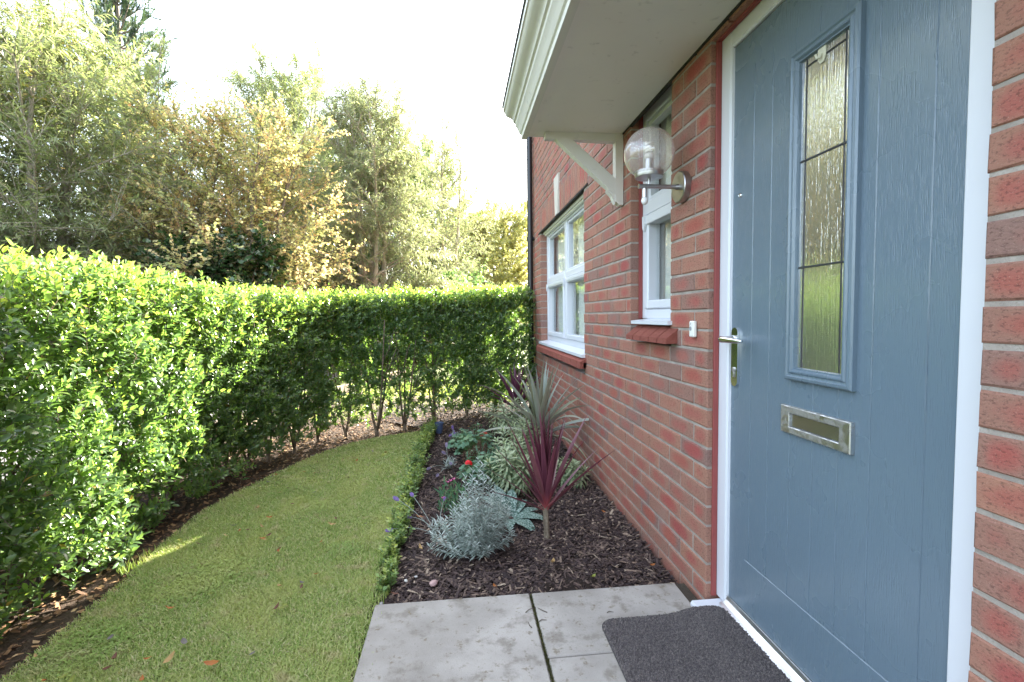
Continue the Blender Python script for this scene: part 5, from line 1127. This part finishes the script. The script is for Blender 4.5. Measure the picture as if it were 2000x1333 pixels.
# pink flowers
root = thing('dianthus_plant', 'small plant with pink flowers showing above the silver lavender', 'plant', (-.98, 2.78, GZ)); fl, st, lf = MB(), MB(), NP(); rr = random.Random(9)
for px, py, s_ in ((865, 972, .012), (880, 938, .011), (886, 935, .010), (875, 941, .008)):
    p = W(px, py, 2.76); st.tube([(-.98, 2.78, GZ), (p+Vector((-.98, 2.78, GZ)))/2+Vector((0, 0, .03)), p], .0014, 5)
    for q in range(9):
        t = q*.7; d = Vector((math.cos(t), math.sin(t)*.6, .5*math.sin(t*2.2))); e = Vector((0, 0, 1)).cross(d).normalized(); fl.add([p, p+d*s_*.6+e*s_*.4, p+d*s_, p+d*s_*.6-e*s_*.4], [(0, 1, 2, 3)])
P = np.array([(-.98+rr.uniform(-.08, .08), 2.80+rr.uniform(-.08, .08), GZ+rr.uniform(0, .16)) for _ in range(200)]); D = RNG.normal(0, .5, (200, 3))+np.array([0, 0, .8]); leaves(lf, LEAF_NARROW, P, D, np.tile([[0, 1, .2]], (200, 1)), RNG.uniform(.035, .06, 200), 1.)
lf.build('foliage', GERL, root); st.build('stems', STG, root); fl.build('flowers', PINK, root)
# lungwort with silver spotted leaves
g = G('lungwort_leaf'); r, ac, r2 = g.tint(); ob = g.n('TexCoord').outputs['Object']; sp = g.fr(g.n('TexVoronoi', {'Vector': ob, 'Scale': 95.}).outputs['Distance'], .52, .30); sp2 = g.fr(g.noise(120., ob, 3), .50, .60)
c = g.mix(r, (.030, .085, .062), (.05, .12, .085)); c = g.mix(g.math('MULTIPLY', g.math('MAXIMUM', g.math('MULTIPLY', sp, .8), sp2), .85), c, (.33, .42, .38)); p = g.pbr(c, .55, normal=g.bump(g.noise(60., ob, 2), .4, .004)); LUNG = g.done(g.n('MixShader', {0: .15, 1: p, 2: g.n('BsdfTranslucent', {'Color': c})}))
def broad(mb, base, az, el, ln, wd, droop, rr):
    n = 8; p = Vector(base); e = el; k0 = rr.random(); vs, tt = [], []
    for i in range(n+1):
        t = i/n; w = wd*(math.sin(math.pi*min(1, .08+t*.92))**.7)*(1 if t < .5 else 1-.25*(t-.5)); d = Vector((math.cos(az)*math.cos(e), math.sin(az)*math.cos(e), math.sin(e))); s = Vector((-math.sin(az), math.cos(az), 0)); nn = d.cross(s)
        if nn.z < 0: nn = -nn
        for q in (-1, -.5, 0, .5, 1): vs.append(p+s*w*.5*q+nn*w*(.12*abs(q)-.10*q*q+.02*math.sin(i*2.3+q*5))); tt.append((k0, abs(q), t))
        p = p+d*(ln/n); e -= droop/n
    mb.add(vs, [(i*5+c, i*5+c+1, i*5+c+6, i*5+c+5) for i in range(n) for c in range(4)], tt)
root = thing('lungwort_plant', 'lungwort with broad silver spotted leaves beside the silver lavender', 'plant', (-.66, 2.66, GZ)); m = MB(); rr = random.Random(12)
for az, el, ln, wd, dr in ((-.35, .45, .21, .085, 1.0), (-1.0, .35, .20, .082, .9), (.35, .5, .17, .075, .9), (2.5, .9, .22, .08, 1.1), (2.0, 1.1, .22, .075, .9), (3.3, .8, .20, .08, 1.2), (1.4, 1.0, .20, .075, 1.), (-2.4, .8, .15, .07, 1.2), (-1.7, .5, .16, .07, 1.1), (.9, .7, .18, .075, 1.0), (2.9, 1.2, .20, .07, .7)): broad(m, (-.66+.02*math.cos(az), 2.66+.02*math.sin(az), GZ+.01), az, el, ln, wd, dr, rr)
m.build('leaves', LUNG, root, smooth=True)
# box edging
BOXL = leaf_mat('box_leaf', [(0, (.08, .15, .055)), (.5, (.14, .225, .07)), (.8, (.26, .34, .09)), (1, (.42, .45, .12))], .35, .35, (1.4, 1.5, .6))
root = thing('box_edging', 'low green box edging between the lawn and the flower bed', 'hedge', (-1.27, 2.1, GZ)); lf, st = NP(), NP()
for i in range(27):
    y = 2.03+i*.108; x = -1.262+.012*math.sin(i*1.7)+(.06*max(0, (y-4.0))); big = .65+.5*abs(math.sin(i*2.1+.6)); big = big*(.58+.045*min(i, 9)); n = int(25*big)
    B = np.stack([RNG.normal(x, .017, n), RNG.normal(y, .04, n), np.full(n, GZ)], 1); D = nrm(np.stack([RNG.normal(0, .24, n), RNG.normal(0, .3, n), np.ones(n)], 1)); Ls = RNG.uniform(.06, .15, n)*big; tubes(st, B, D, Ls, 0*D, .0016, .0009, 1, 3); tn = RNG.random(n)*.5+.25*(math.sin(i*1.3)+1)*.5
    for k in range(18):
        t = .2+.8*(k//2)/8; ph = (k//2)*1.57+(k % 2)*np.pi+RNG.normal(0, .3, n); X = nrm(np.cross(D, np.array([[.3, .9, .1]])+0*D)); Y = np.cross(D, X); rad = X*np.cos(ph)[:, None]+Y*np.sin(ph)[:, None]
        leaves(lf, LEAF_SIMPLE, B+D*(Ls*t)[:, None], nrm(rad*.9+D*.6), D+rad*-.1+RNG.normal(0, .15, (n, 3)), RNG.uniform(.013, .021, n)*1.25, 1.35, np.clip(tn+.35*RNG.random(n)+.15*(t > .8), 0, 1))
lf.build('foliage', BOXL, root); st.build('stems', EUPS, root)
# small blue pot at the far end of the edging
p = W(858, 846, 4.75); pot = thing('plant_pot', 'small dark blue pot standing at the far end of the box edging', 'pot', (p.x, p.y, GZ)); m = MB()
m.lathe([(.030, 0), (.040, .085), (.044, .086), (.045, .104), (.040, .105), (.036, .088)], (p.x, p.y, GZ+.01), 'Z', 24); m.build('body', plain('pot_glaze', (.060, .085, .16), .35, nscale=20.), pot, angle=40)
m = MB(); m.lathe([(.037, .0), (.030, .006)], (p.x, p.y, GZ+.096), 'Z', 20); m.build('soil', SOILM, pot)
